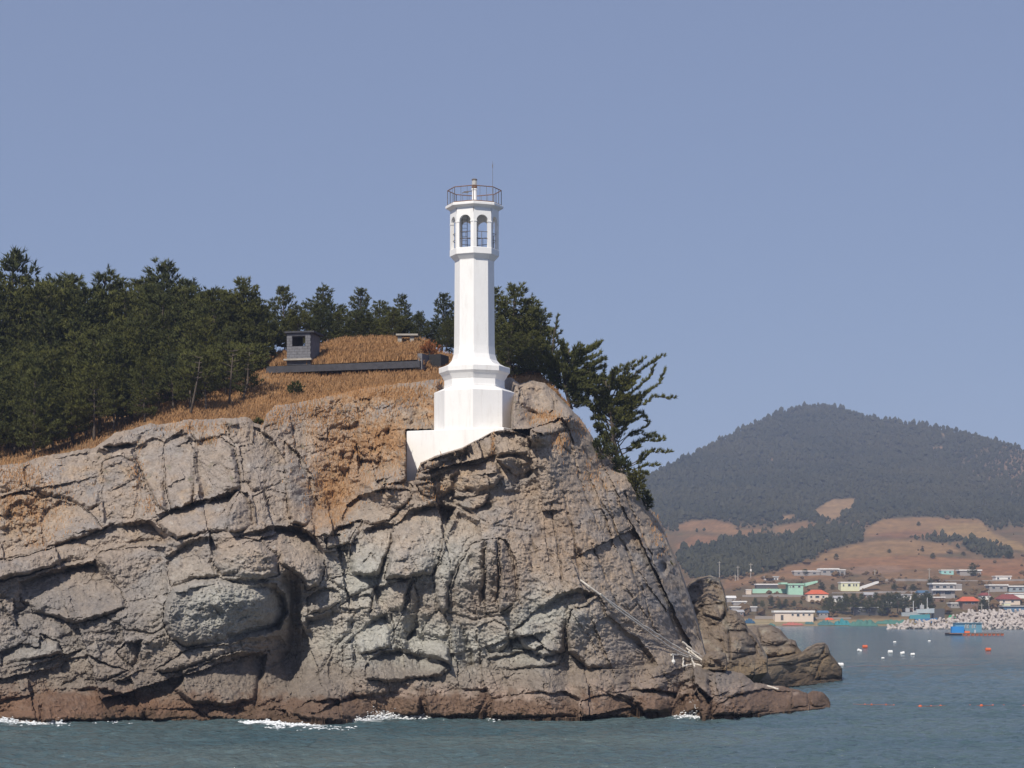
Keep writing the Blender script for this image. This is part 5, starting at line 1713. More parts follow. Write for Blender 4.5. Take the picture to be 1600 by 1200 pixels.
def build_far():
    us = np.arange(560, 1901, 4.0)
    nr = 150
    vt = interp(RIDGE, us)
    U = np.repeat(us[None, :], nr, 0)
    t = np.linspace(0, 1, nr)[:, None]
    V = 986 + (vt[None, :] - 986) * t
    wu, wv = U + 5 * fbm(U / 22, V / 10, 3, 421), V + 2.5 * fbm(U / 22, V / 10, 3, 423)
    Y = far_y(U, V)
    W = PX(U, V, Y)
    n2, n3 = fbm(U / 30, V / 9, 4, 425), fbm(U / 9, V / 3.5, 3, 427)
    C = np.array([.215, .135, .085]) * np.ones(U.shape + (1,))

    def mixc(C, c, w):
        w = np.clip(w, 0, 1)[..., None]
        return C * (1 - w) + np.array(c) * w
    C = mixc(C, (.13, .11, .065), .8 * sstep(0, .5, n2))
    C = mixc(C, (.15, .115, .075), sstep(920, 950, V) * (1 - sstep(960, 968, V)) * .8)
    for poly, c in FIELDS:
        C = mixc(C, c, sstep(-2.5, 2.5, poly_sd(poly, wu, wv)) * (.85 + .2 * n3))
    C = mixc(C, (.07, .065, .04), sstep(.25, .8, woods_amount(U, V)))
    C = mixc(C, (.30, .19, .15), .85 * np.exp(-((U - 1600) / 90) ** 2 - ((V - 735) / 40) ** 2))
    C = mixc(C, (.36, .29, .22), sstep(964, 970, V + 2 * n2))
    n4 = fbm(U / 40, V / 1.8 + U / 60, 3, 429)
    C = np.clip(C * np.array([.70, .68, .50]) * (1 + .22 * n3[..., None] + .4 * n4[..., None]), .02, .8)
    n, k = U.shape
    idx = np.arange(n * k).reshape(n, k)
    F = np.stack([idx[:-1, :-1], idx[:-1, 1:], idx[1:, 1:], idx[1:, :-1]], -1).reshape(-1, 4)
    vs = W.reshape(-1, 3)
    last = idx[-1]
    bk = vs[last] + np.array([0, 400, -60.0])
    m = len(vs) + np.arange(k)
    sk = np.stack([last[:-1], last[1:], m[1:], m[:-1]], -1)
    Ca = C.reshape(-1, 3)
    o = obj('far_hillside', np.concatenate([vs, bk]), np.concatenate([F, sk]), M_FAR, None, np.concatenate([Ca, Ca[last]]), smooth=True)
    tag(o, kind='structure')
    # woods: thousands of small crowns
    random.seed(21)
    pts = []
    NN = 150000
    u = np.where(rng.uniform(0, 1, NN) < .87, rng.uniform(990, 1700, NN), rng.uniform(740, 990, NN))
    f = rng.uniform(0, 1, NN)
    v = 905 + (interp(RIDGE, u) - 905) * f
    k2 = woods_amount(u, v) > rng.uniform(0.15, 1, NN)
    k2 &= rng.uniform(0, 1, NN) < (1 - .75 * np.exp(-((u - 1615) / 110) ** 2 - ((v - 730) / 50) ** 2)) * .34
    u, v = u[k2], v[k2]
    ur = rng.uniform(740, 1700, 300)
    u, v = np.concatenate([u, ur]), np.concatenate([v, interp(RIDGE, ur) + 1])
    crowns('hill_forest', 'dark hazy pine forest covering the far hill', u, v, 1.0)
    us2 = rng.uniform(1120, 1640, 9000)
    vs2 = rng.uniform(812, 966, 9000)
    nn = fbm(us2 / 26, vs2 / 7, 3, 431)
    keep = (nn > .14) & ((vs2 > 896) | (rng.uniform(0, 1, 9000) < .3))
    keep &= rng.uniform(0, 1, 9000) < .5
    for poly, _ in FIELDS:
        keep &= ~((poly_sd(poly, us2, vs2) > 3) & (rng.uniform(0, 1, 9000) < .93))
    crowns('scrub', 'brownish scrub and hedges between the fields and houses of the far village', us2[keep], vs2[keep], .42, leaf_mat('scrub_leaves', (.085, .068, .045), .45, scale=.05))


def crowns(name, label, u, v, size, mat=None):
    Y = far_y(u, v)
    Pn = PX(u, v, Y)
    n = len(u)
    h = size * rng.uniform(1.8, 4.2, n) * (1 + .8 * (rng.uniform(0, 1, n) < .12)) * (1 if size == 1 else 1.4) * np.interp(Y, [900, 1500, 2400], [.75, .95, 1.15])
    r = h * rng.uniform(.26, .42, n) * (1 if size == 1 else 1.9)
    ring = 5
    prof = ((.55, .15), (1.0, .42), (.7, .72))
    vs = []
    for pr, pz in prof:
        for kk in range(ring):
            g = kk * 2 * np.pi / ring + rng.uniform(0, 1, n)
            rr = r * pr * rng.uniform(.7, 1.25, n)
            vs.append(Pn + np.stack([rr * np.cos(g), rr * np.sin(g), h * pz * rng.uniform(.85, 1.15, n)], 1))
    vs.append(Pn + np.stack([rng.normal(0, .2, n), rng.normal(0, .2, n), h], 1))
    Vv = np.stack(vs, 1)
    nv = Vv.shape[1]
    base = np.arange(n)[:, None] * nv
    fs = []
    for lv in range(2):
        for kk in range(ring):
            a, b = lv * ring + kk, lv * ring + (kk + 1) % ring
            fs += [(a, b, b + ring), (a, b + ring, a + ring)]
    for kk in range(ring):
        fs.append((2 * ring + kk, 2 * ring + (kk + 1) % ring, nv - 1))
    fs = np.array(fs)
    F = (base[:, :, None] + fs[None, :, :].reshape(1, -1, 3).reshape(1, 1, -1)).reshape(-1, 3) if False else (base[:, None, :] + fs[None, :, :]).reshape(-1, 3)
    o = obj(name, Vv.reshape(-1, 3), F, mat or M_FARLEAF)
    tag(o, label, 'forest' if size == 1 else 'scrub', kind='stuff')


build_far()

# ------------------------------------------------------------------ village on the far shore
COLS = {}


def wallmat(c, nm):
    return paint(nm, c, .85, .06, .6)


W_CREAM = wallmat((.66, .55, .45), 'cream_wall')
W_WHITE = wallmat((.74, .72, .68), 'white_wall')
W_MINT = wallmat((.36, .58, .45), 'mint_wall')
W_YELL = wallmat((.66, .66, .45), 'pale_yellow_wall')
W_GREY = wallmat((.30, .28, .27), 'grey_wall')
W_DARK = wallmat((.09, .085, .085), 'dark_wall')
W_BRN = wallmat((.2, .13, .1), 'brown_wall')
R_ORG = wallmat((.55, .12, .055), 'orange_roof')
R_RED = wallmat((.22, .06, .05), 'dark_red_roof')
R_WHT = wallmat((.7, .68, .66), 'white_roof')
R_GRY = wallmat((.38, .37, .37), 'grey_roof')
R_BLU = wallmat((.08, .15, .24), 'blue_roof')


def house(label, u0, u1, vt, vb, wall, roof=None, roof_h=0.0, over=.4, depth=7.0, rz=0.0, wins=(), door=None, kind='flat', Y=None, name='house', ridge=None):
    """block with wall, roof, windows and door; wins = list of (u0, u1, v0, v1)"""
    Y = float(far_y((u0 + u1) / 2, vb)) - 2 if Y is None else Y
    a, b = P(u0, vb, Y), P(u1, vb, Y)
    zt = P(u0, vt, Y)[2]
    w = b[0] - a[0]
    z0 = a[2] - 1.2
    cx = (a[0] + b[0]) / 2
    root = empty(name, (cx, Y + depth / 2, z0))
    MB().box((cx, Y + depth / 2, (z0 + zt) / 2), (w, depth, zt - z0)).build('wall', wall, root)
    s = Y / FOC
    if roof is not None:
        if kind == 'flat':
            MB().box((cx, Y + depth / 2, zt + roof_h / 2 + .003), (w + 2 * over, depth + 2 * over, roof_h)).build('roof', roof, root)
        else:
            x0, x1, y0, y1 = a[0] - over, b[0] + over, Y - over, Y + depth + over
            hx = min(w * .3, depth * .5) if kind == 'hip' else 0
            ym = Y + depth / 2
            vs = [(x0, y0, zt), (x1, y0, zt), (x1, y1, zt), (x0, y1, zt), (x0 + hx, ym, zt + roof_h), (x1 - hx, ym, zt + roof_h), (x0, y0, zt - .12), (x1, y0, zt - .12), (x1, y1, zt - .12), (x0, y1, zt - .12)]
            MB().add(vs, [(0, 1, 5, 4), (2, 3, 4, 5), (1, 2, 5), (3, 0, 4), (6, 7, 1, 0), (7, 8, 2, 1), (8, 9, 3, 2), (9, 6, 0, 3), (9, 8, 7, 6)]).build('roof', roof, root)
    for q in wins:
        p, r = P(q[0], q[3], Y), P(q[1], q[2], Y)
        fr = MB()
        wx, wz, mx, mz = r[0] - p[0], r[2] - p[2], (p[0] + r[0]) / 2, (p[2] + r[2]) / 2
        for sx in (-1, 1):
            fr.box((mx + sx * wx / 2, Y - .03, mz), (.12, .14, wz + .12))
        for sz in (-1, 1):
            fr.box((mx, Y - .032, mz + sz * wz / 2), (wx - .12, .14, .12))
        f = fr.build('window', R_GRY, root)
        MB().box((mx, Y - .01, mz), (wx - .1, .06, wz - .1)).build('pane', M_GLASS, f)
    if door:
        p, r = P(door[0], door[3], Y), P(door[1], door[2], Y)
        MB().box(((p[0] + r[0]) / 2, Y - .03, (p[2] + r[2]) / 2), (r[0] - p[0], .1, r[2] - p[2])).build('door', W_DARK, root)
    tag(root, label, 'house')
    return root, Y


# long cream house on the beach
r, Yh = house('long cream beach house with a white flat roof and four windows', 1211, 1271, 957, 970, W_CREAM, R_WHT, .7, .5, 6, wins=[(1237, 1240, 959, 962), (1245, 1249, 959, 963), (1254, 1257, 959, 962), (1263, 1266, 959, 962)], door=(1220, 1224, 961, 969))
r, Yh = house('mint green two-storey house with slab roof', 1232, 1255, 914, 929, W_MINT, W_MINT, .6, .3, 8, wins=[(1238, 1241, 915, 918), (1247, 1250.5, 915, 918), (1234, 1235.6, 916, 918)])
m = MB()
a, b, c_ = P(1216, 911.5, Yh + 1), P(1258, 911.5, Yh + 1), P(1277, 909, Yh + 1)
m.box(((a[0] + b[0]) / 2 - 3, Yh + 5, a[2]), (b[0] - a[0] - 8, 9, .7))
m.build('upper_roof', W_MINT, r)
m = MB()
m.add([(b[0], Yh, b[2] - 1.2), (c_[0], Yh, c_[2] - .3), (c_[0], Yh, c_[2] + .4), (b[0], Yh, b[2] + .1), (b[0], Yh + 5, b[2] - 1.2), (c_[0], Yh + 5, c_[2] - .3), (c_[0], Yh + 5, c_[2] + .4), (b[0], Yh + 5, b[2] + .1)],
      [(0, 1, 2, 3), (7, 6, 5, 4), (0, 4, 5, 1), (1, 5, 6, 2), (2, 6, 7, 3), (3, 7, 4, 0)]).build('side_ramp', W_MINT, r)
house('dark low porch with a white roofline left of the mint house', 1182, 1215, 914, 920, W_DARK, R_WHT, .5, .3, 6)
house('low mint green garden wall building in front of the mint house', 1176, 1230, 920, 926, W_MINT, None, 0, 0, 1.0, name='garden_wall')
house('small pale shed at the left end of the mint wall', 1166, 1174, 922, 928, W_CREAM, R_WHT, .3, .1, 3, name='shed')
house('white house with an orange hipped roof among the dark trees', 1262, 1294, 928, 939, W_CREAM, R_ORG, 1.6, .3, 7, kind='hip', wins=[(1266, 1269, 931, 934), (1274, 1280, 931, 934), (1285, 1288, 931, 934)])
r, Yh = house('pale yellow house with five windows and a long white ramp roof', 1314, 1343, 911, 923, W_YELL, R_WHT, .5, .2, 7, wins=[(1317, 1319, 913, 916), (1325, 1329, 912.5, 916), (1333, 1335, 912.5, 916), (1337, 1339, 912.5, 916)])
a, c_ = P(1343, 919, Yh), P(1373, 909, Yh)
MB().add([(a[0], Yh, a[2] - .8), (c_[0], Yh, c_[2] - .5), (c_[0], Yh, c_[2] + .2), (a[0], Yh, a[2] + .3), (a[0], Yh + 6, a[2] - .8), (c_[0], Yh + 6, c_[2] - .5), (c_[0], Yh + 6, c_[2] + .2), (a[0], Yh + 6, a[2] + .3)],
         [(0, 1, 2, 3), (7, 6, 5, 4), (0, 4, 5, 1), (1, 5, 6, 2), (2, 6, 7, 3), (3, 7, 4, 0)]).build('ramp_roof', R_WHT, r)
house('long grey house high on the slope, its left half', 1241, 1281, 893, 899, W_GREY, R_WHT, .4, .3, 7, wins=[(1246, 1250, 894.5, 897), (1258, 1262, 894.5, 897), (1270, 1275, 894.5, 897)])
house('long grey house high on the slope, its taller right half', 1282, 1310, 890, 899, W_GREY, R_WHT, .6, .4, 8, wins=[(1286, 1291, 892, 895), (1297, 1303, 892, 895)])
house('small open grey shed at the right end of the long slope house', 1311, 1321, 891, 899, W_GREY, R_WHT, .4, .2, 6, door=(1314, 1318, 893, 899), name='shed')
house('tiny turquoise house at the top of the village', 1471, 1490, 891.5, 897, wallmat((.3, .55, .52), 'turquoise_wall'), R_WHT, .4, .2, 5, wins=[(1475, 1478, 893, 895), (1483, 1486, 893, 895)])
house('white-roofed farm building behind a big dark tree', 1500, 1533, 892, 899, W_GREY, R_WHT, .6, .4, 7, door=(1518, 1522, 894, 899))
r, Yh = house('two-storey grey house with white balcony lines', 1458, 1492, 913, 934, W_GREY, R_WHT, .6, .5, 8, wins=[(1462, 1468, 915, 919), (1473, 1479, 915, 919), (1484, 1489, 915, 919), (1462, 1470, 924, 929), (1476, 1486, 924, 929)])
a, b = P(1456, 921.5, Yh - 1), P(1503, 921.5, Yh - 1)
MB().box(((a[0] + b[0]) / 2, Yh - .6, a[2]), (b[0] - a[0], 1.2, .5)).build('balcony', R_WHT, r)
house('grey side wing of the two-storey house', 1493.5, 1503, 914, 921, W_GREY, R_GRY, .4, .1, 6, name='shed')
house('low white building below the two-storey house', 1453, 1476, 934, 939, W_BRN, R_WHT, .4, .3, 5, name='shed')
house('dark house under a bright orange hipped roof', 1504, 1528, 939, 952, W_BRN, R_ORG, 1.6, .8, 8, kind='hip', wins=[(1508, 1511, 941, 944), (1518, 1522, 941, 944)])
house('long grey house at the right edge, upper row', 1546, 1574, 915, 924, W_GREY, R_WHT, .5, .4, 7, wins=[(1550, 1555, 917, 920), (1562, 1567, 917, 920)])
house('blue-grey house at the right edge beside the long grey one', 1577, 1612, 917, 924, wallmat((.28, .33, .36), 'bluegrey_wall'), R_WHT, .5, .4, 7, wins=[(1582, 1587, 919, 922), (1592, 1597, 919, 922)])
house('house with a dark red hipped roof near the breakwater', 1562, 1594, 936, 944, W_CREAM, R_RED, 1.8, .6, 8, kind='hip', wins=[(1567, 1570, 938, 941), (1580, 1584, 938, 941)])
house('white wall building behind the dark red roof', 1577, 1610, 928, 934, W_WHITE, R_WHT, .4, .3, 6)
house('low blue shed above the breakwater at the right edge', 1568, 1612, 948, 955, R_BLU, R_GRY, .4, .4, 6, name='shed')
house('pale yellow kiosk above the breakwater', 1569, 1579, 943, 947, W_YELL, R_WHT, .3, .1, 4, name='kiosk')
house('low dark building among the shore pines', 1335, 1374, 950, 960, W_DARK, R_GRY, .4, .3, 7, wins=[(1341, 1345, 952, 955), (1356, 1360, 952, 955)])
house('low whitewashed sheds at the left end of the village, upper', 1146, 1166, 941, 945, W_GREY, R_WHT, .5, .3, 6, name='shed')
house('low whitewashed sheds at the left end of the village, lower', 1143, 1182, 949, 954, W_GREY, R_WHT, .4, .3, 6, name='shed')
house('sloping white roofed hut near the sea stack', 1136, 1150, 934, 940, W_GREY, R_WHT, .8, .2, 5, kind='gable', name='shed')
house('tall dark box beside the breakwater', 1459, 1476, 951, 972, W_DARK, None, 0, 0, 5, Y=690, name='dark_tower')

for lab, u0, u1, vt_, vb_, wm, rm, rh, kd_ in (
        ('narrow blue-roofed house left of the two-storey grey house', 1436, 1451, 926, 933, W_GREY, R_BLU, .9, 'gable'),
        ('low white house between the yellow and the two-storey house', 1404, 1424, 930, 936, W_WHITE, R_GRY, .5, 'flat'),
        ('small brown house under the ramp-roofed house', 1352, 1368, 929, 935, W_BRN, R_GRY, .9, 'gable'),
        ('long pale shed at the back of the shore pines', 1384, 1412, 942, 948, W_CREAM, R_WHT, .4, 'flat'),
        ('small white house right of the orange-roofed white house', 1304, 1318, 934, 940, W_WHITE, R_GRY, .8, 'gable'),
        ('grey shed beside the dark house with the orange roof', 1486, 1500, 943, 949, W_GREY, R_WHT, .4, 'flat'),
        ('small white house above the dark red roof', 1534, 1548, 930, 936, W_WHITE, R_RED, 1.0, 'hip'),
        ('long white farmhouse on the terrace above the mint house', 1196, 1216, 902, 906, W_WHITE, R_GRY, .5, 'flat'),
        ('brown hut behind the sea stack at the left end of the beach', 1148, 1162, 956, 962, W_BRN, R_GRY, .8, 'gable'),
        ('grey fish store just right of the cream beach house', 1280, 1294, 957, 964, W_GREY, R_BLU, .7, 'gable'),
        ('flat white house high at the right edge of the fields', 1556, 1580, 901, 906, W_WHITE, R_WHT, .4, 'flat'),
        ('low brick house left of the moored boats', 1414, 1434, 950, 957, W_BRN, R_WHT, .4, 'flat')):
    m_ = (u0 + u1) / 2
    house(lab, u0, u1, vt_, vb_, wm, rm, rh, .3, 6, kind=kd_, wins=[(u0 + 2, u0 + 5, vt_ + 1.5, vt_ + 4), (u1 - 5, u1 - 2, vt_ + 1.5, vt_ + 4)])
for lab, u0, u1, v_ in (('long pale retaining wall below the mint house', 1160, 1262, 932), ('retaining wall along the road under the yellow house', 1300, 1450, 926.5), ('grey sea wall behind the beach', 1180, 1330, 966), ('grey terrace wall across the upper village', 1380, 1600, 907.5)):
    n_ = 14
    st = [P(u, v_ + 1.2 * math.sin(u * .03), float(far_y(u, v_)) - 1.5) for u in np.linspace(u0, u1, n_)]
    VV, FF = [], []
    for q in st:
        for dy, dz in ((0, -1.5), (0, .55), (.5, .55), (.5, -1.5)):
            VV.append(q + np.array([0, dy, dz]))
    for i in range(n_ - 1):
        for k in range(4):
            FF.append((i * 4 + k, (i + 1) * 4 + k, (i + 1) * 4 + (k + 1) % 4, i * 4 + (k + 1) % 4))
    tag(obj('retaining_wall', VV, FF, wallmat((.27, .24, .22), 'wall_stone'), origin=st[0]), lab, 'wall', kind='thing')

# electricity poles
for u, v0, v1, lab in ((1124, 877, 905, 'pale pole farthest left above the sea stack'), (1153, 884, 907, 'pale pole in the middle of the left group'), (1173, 880, 903, 'pole with a white box, right of the left group'), (1149, 898, 908, 'short pole beside the middle one'),
                       (1452, 888, 908, 'pole standing in the fields left of the turquoise house'), (1545, 922, 955, 'tall pole right of the orange roof'), (1534, 943, 958, 'pale mast above the breakwater'), (1367, 890, 902, 'pole on the pink field above the yellow house')):
    Y = float(far_y(u, v1))
    b, t_ = P(u, v1 + 1, Y), P(u, v0, Y)
    root = empty('utility_pole', b)
    MB().tube([b, t_], [.2, .14], 6).build('shaft', M_CONC2, root)
    MB().box((t_[0], t_[1], t_[2] - .6), (1.6, .15, .15)).build('crossarm', M_CONC2, root)
    if u == 1173:
        q = P(u, 891, Y)
        MB().box((q[0], q[1] - .3, q[2]), (.7, .5, .9)).build('box', W_WHITE, root)
    tag(root, lab, 'pole', 'utility poles of the village')

# trees of the village: shore pines and field trees
random.seed(33)
for i, (u, vb, h) in enumerate([(1180, 950, 15), (1192, 952, 13), (1204, 950, 16), (1218, 951, 14), (1228, 952, 15), (1240, 951, 12), (1252, 952, 13), (1290, 957, 22), (1300, 960, 26), (1311, 958, 24), (1322, 960, 30), (1334, 962, 32), (1346, 960, 30), (1358, 962, 28), (1368, 960, 32), (1380, 962, 30), (1392, 962, 34),
                                (1402, 961, 32), (1416, 962, 30), (1428, 960, 30), (1440, 960, 28), (1452, 957, 26)]):
    Y = float(far_y(u, vb)) - 1
    b = P(u, vb, Y)
    plant_pine(random.randrange(7), b, h * Y / FOC * 1.05, random.uniform(0, 6.28), 'dark pine in the belt of trees along the far beach', 'shore pines', wide=1.2)
for u, vb, h, w, lab in ((1258, 899, 10, 2.6, 'round dark tree in front of the long slope house'), (1283, 924, 14, 2.0, 'dark tree between the mint and yellow houses'), (1306, 872, 7, 2.6, 'lone round tree on the left field'), (1458, 873, 9, 2.2, 'lone upright tree on the upper field'), (1441, 862, 6, 2.6, 'small tree at the upper field edge'), (1435, 822, 7, 2.4, 'lone tree on the highest field'),
                         (1521, 900, 20, 1.7, 'big dark tree in front of the white-roofed farm'), (1578, 873, 12, 2.2, 'leafy tree at the right field edge'), (1549, 868, 8, 2.8, 'bush-like tree left of the leafy one'), (1506, 868, 6, 3, 'wide bush in the middle of the fields'), (1390, 864, 6, 2.6, 'small bush on the tan field'), (1452, 918, 14, 1.6, 'dark tree left of the two-storey house'),
                         (1538, 955, 22, 1.5, 'tall dark tree behind the mast by the orange roof'), (1446, 940, 16, 2.0, 'leafless-looking tree below the yellow house slope'), (1425, 925, 12, 2.2, 'low tree on the brown slope right of the ramp roof'), (1398, 922, 10, 2.4, 'bush on the brown slope below the ramp'), (1550, 945, 12, 2.4, 'dark tree between the orange and the red roof'), (1300, 921, 8, 2.4, 'bush left of the pale yellow house')):
    Y = float(far_y(u, vb)) - 1
    plant_pine(random.choice((4, 0, 2)), P(u, vb, Y), h * Y / FOC, random.uniform(0, 6.28), lab, wide=w, name='field_tree')


# heaps of net and gear on the beach
def heap(label, u0, u1, v0, v1, c, nm, name='net_heap', cat='net'):
    Y = float(far_y((u0 + u1) / 2, min(v1, 977))) - 1.0
    a, b = P(u0, v1, Y), P(u1, v1, Y)
    h = (v1 - v0) * Y / FOC
    n, k = 26, 10
    V = []
    for j in range(k):
        for i in range(n):
            x = i / (n - 1)
            y = j / (k - 1)
            z = h * (math.sin(x * math.pi) ** .5) * (math.sin(y * math.pi) ** .6) * (.65 + .5 * float(vnoise(np.array(x * 7.0 + u0), np.array(y * 2.0), 3)))
            V.append((a[0] + (b[0] - a[0]) * x, Y + 4.5 * y - 1, a[2] - .2 + max(0, z)))
    F = [(j * n + i, j * n + i + 1, (j + 1) * n + i + 1, (j + 1) * n + i) for j in range(k - 1) for i in range(n - 1)]
    o = obj(name, V, F, wallmat(c, nm), origin=(a + b) / 2)
    tag(o, label, cat)


heap('long teal heap of fishing net right of the cream house', 1278, 1304, 966, 976, (.06, .15, .15), 'teal_net')
heap('broad bright green net spread along the beach', 1326, 1372, 964, 977, (.07, .17, .14), 'green_net')
heap('dark teal net pile between the green nets', 1304, 1330, 964, 976, (.04, .2, .22), 'dark_net')
heap('long flat green net left of the breakwater', 1368, 1424, 965, 974, (.07, .17, .14), 'green_net')
heap('small teal net pile at the door side of the cream house', 1258, 1272, 969, 974, (.06, .15, .15), 'teal_net')
heap('orange tarpaulin heap on the beach', 1289, 1303, 963, 967.5, (.7, .12, .05), 'orange_tarp', 'tarpaulin', 'tarpaulin')
heap('rust red heap of gear in front of the cream house', 1222, 1256, 970, 976, (.4, .13, .1), 'rust_gear', 'gear_heap', 'gear')
heap('small green net pile near the low rock', 1200, 1212, 972, 977, (.07, .17, .14), 'green_net')
heap('dark blue covered heap at the left of the beach', 1163, 1180, 964, 973, (.03, .08, .14), 'blue_cover', 'covered_heap', 'heap')
heap('small green heap on top of the breakwater bend', 1482, 1494, 958, 965, (.05, .3, .14), 'green_heap')

# moored boats behind the breakwater
def boat(label, u, v, L, c, nm):
    Y = 690.0
    p = P(u, v, Y)
    root = empty('fishing_boat', p)
    st = np.linspace(0, 1, 9)
    V, F = [], []
    for s in st:
        w = .9 * math.sin(min(1, (1 - s) * 2.4 + .05) * 1.57)
        x = p[0] + (s - .5) * L
        sh = .35 * s * s
        for yy, zz in ((-w, 1.1 + sh), (-w * .75, -.2), (w * .75, -.2), (w, 1.1 + sh)):
            V.append((x, Y + yy, p[2] + zz))
    for i in range(8):
        for k in range(3):
            F.append((i * 4 + k, (i + 1) * 4 + k, (i + 1) * 4 + k + 1, i * 4 + k + 1))
        F.append((i * 4 + 3, (i + 1) * 4 + 3, (i + 1) * 4, i * 4))
    F.append((0, 1, 2, 3))
    obj('hull', V, F, wallmat(c, nm), root)
    MB().box((p[0] - L * .2, Y, p[2] + 1.9), (L * .2, 1.2, 1.3)).build('wheelhouse', R_GRY, root)
    MB().tube([(p[0] + L * .1, Y, p[2] + 1), (p[0] + L * .1, Y, p[2] + 5)], .1, 5).build('mast', R_WHT, root)
    tag(root, label, 'boat')


boat('small blue fishing boat moored left of the dark box', 1447, 972, 7.5, (.08, .2, .38), 'blue_hull')
boat('small teal fishing boat behind the blue one', 1437, 966, 7, (.1, .32, .36), 'teal_hull')
boat('white fishing boat with a mast among the moored boats', 1424, 962, 6.5, (.4, .42, .42), 'white_hull')
boat('pale grey fishing boat right at the shore pines', 1446, 957, 6, (.5, .54, .56), 'grey_hull')

# breakwater of tetrapods
def tetra_mesh():
    m = MB()
    dirs = [Vector((0, 0, 1)), Vector((.943, 0, -.333)), Vector((-.471, .816, -.333)), Vector((-.471, -.816, -.333))]
    for d in dirs:
        m.tube([Vector((0, 0, 0)), d * .45, d * 1.15], [.46, .42, .28], 7)
    return mesh_from('tetrapod', m.v, m.f, paint('tetrapod_concrete', (.44, .39, .36), .9, .15, .8))


TM = tetra_mesh()
BT = [(1388, 981.5), (1400, 977), (1412, 974), (1450, 972), (1480, 969.5), (1496, 964), (1508, 959), (1520, 957), (1560, 957), (1640, 956)]
random.seed(44)
cnt = 0
V = []
core = MB()
uu = np.linspace(1394, 1640, 40)
CV, CF = [], []
for i, u in enumerate(uu):
    vt_ = float(interp(BT, u)) + 3
    Yf = 616 - (u - 1390) * .03
    zt = max(.3, P(u, vt_, Yf + 12)[2] - .8)
    x = (u - 800) * Yf / FOC
    for yy, zz in ((Yf, -1), (Yf + 1, .2), (Yf + 8, zt), (Yf + 16, zt), (Yf + 22, -1)):
        CV.append((x * yy / Yf, yy, zz))
for i in range(39):
    for k in range(4):
        CF.append((i * 5 + k, (i + 1) * 5 + k, (i + 1) * 5 + k + 1, i * 5 + k + 1))
o = obj('breakwater_core', CV, CF, paint('rubble_core', (.3, .26, .23), .95, .3, .5))
tag(o, 'rubble bank carrying the pale tetrapods at the right of the bay', 'breakwater')
cells = []
u = 1390.0
while u < 1606:
    vt_ = float(interp(BT, u))
    vb_ = 982.0 - max(0, (u - 1500)) * .012
    rows = max(1, int(round((vb_ - vt_) / 4.6)))
    for r_ in range(rows):
        cells.append((u + random.uniform(-2.2, 2.2) + (r_ % 2) * 3, vb_ - 1.0 - (vb_ - vt_ - 2) * (r_ / max(1, rows - 1) if rows > 1 else 0.3), r_ / max(1, rows)))
    u += 6.6
for u, v, f in cells[:300]:
    Y = 616 - (u - 1390) * .03 + 11 * f + random.uniform(-.6, .3)
    t = bpy.data.objects.new('tetrapod', TM)
    S.collection.objects.link(t)
    t.location = tuple(P(u, v, Y) + np.array([0, 0, random.uniform(-.15, .2)]))
    t.rotation_euler = (random.uniform(0, 6.28), random.uniform(0, 6.28), random.uniform(0, 6.28))
    s = random.uniform(.95, 1.25)
    t.scale = (s, s, s)
    tag(t, 'pale concrete tetrapod piled on the breakwater', 'tetrapod', 'tetrapods of the breakwater')


# ------------------------------------------------------------------ raft with a blue cabin
def build_raft():
    Y = sea_depth(992.5)
    s = Y / FOC
    a, b = P(1483, 992, Y), P(1568, 992, Y)
    root = empty('work_raft', ((a + b) / 2))
    tag(root, 'floating work raft with a blue cabin and orange floats under its deck', 'raft')
    L = b[0] - a[0]
    cx = (a[0] + b[0]) / 2
    hull = paint('raft_hull', (.025, .03, .045), .7, .2)
    MB().box((cx, Y + 2.2, .42), (L, 5, .22)).build('deck', W_BRN, root)
    x1 = P(1503, 992, Y)[0]
    MB().box(((a[0] + x1) / 2, Y + 2.2, .12), (x1 - a[0], 4.6, .6)).build('pontoon', hull, root)
    org = wallmat((.75, .17, .06), 'orange_float')
    n = 10
    for i in range(n):
        x = x1 + .6 + (b[0] - x1 - .9) * i / (n - 1)
        MB().tube([(x - .33, Y + .1, .12), (x + .33, Y + .1, .12)], .26, 8).build('float', org, root)
    def bx(u0, u1, v0, v1, dy, dep, nm, mt):
        p, q = P(u0, v1, Y), P(u1, v0, Y)
        return MB().box(((p[0] + q[0]) / 2, Y + dy + dep / 2, (p[2] + q[2]) / 2), (q[0] - p[0], dep, q[2] - p[2])).build(nm, mt, root)
    bx(1495, 1536, 974, 988.5, 1.2, 3.0, 'cabin', wallmat((.12, .26, .35), 'cabin_blue'))
    bx(1494.4, 1536.6, 973, 974, .9, 3.5, 'cabin_roof', wallmat((.16, .28, .36), 'cabin_roof_blue'))
    bx(1488, 1507, 979, 989, .3, 1.6, 'tarp_cover', wallmat((.03, .22, .55), 'bright_blue'))
    for u0, u1 in ((1509.5, 1512), (1513.5, 1515.5), (1520.5, 1522.5), (1524.5, 1526.5)):
        w = bx(u0, u1, 976, 981.5, 1.12, .1, 'window', W_WHITE)
        p, q = P(u0 + .5, 981, Y), P(u1 - .5, 976.5, Y)
        MB().box(((p[0] + q[0]) / 2, Y + 1.1, (p[2] + q[2]) / 2), (q[0] - p[0], .06, q[2] - p[2])).build('pane', M_GLASS, w)
    bx(1508, 1516, 986, 989, .4, .7, 'orange_crate', org)
    bx(1523, 1525.5, 984, 989, .4, .4, 'drum', wallmat((.4, .45, .5), 'drum'))


build_raft()

# ------------------------------------------------------------------ floats on the water
BW = paint('buoy_white', (.78, .77, .75), .45, .05)
BO = paint('buoy_orange', (.6, .13, .055), .5, .1)


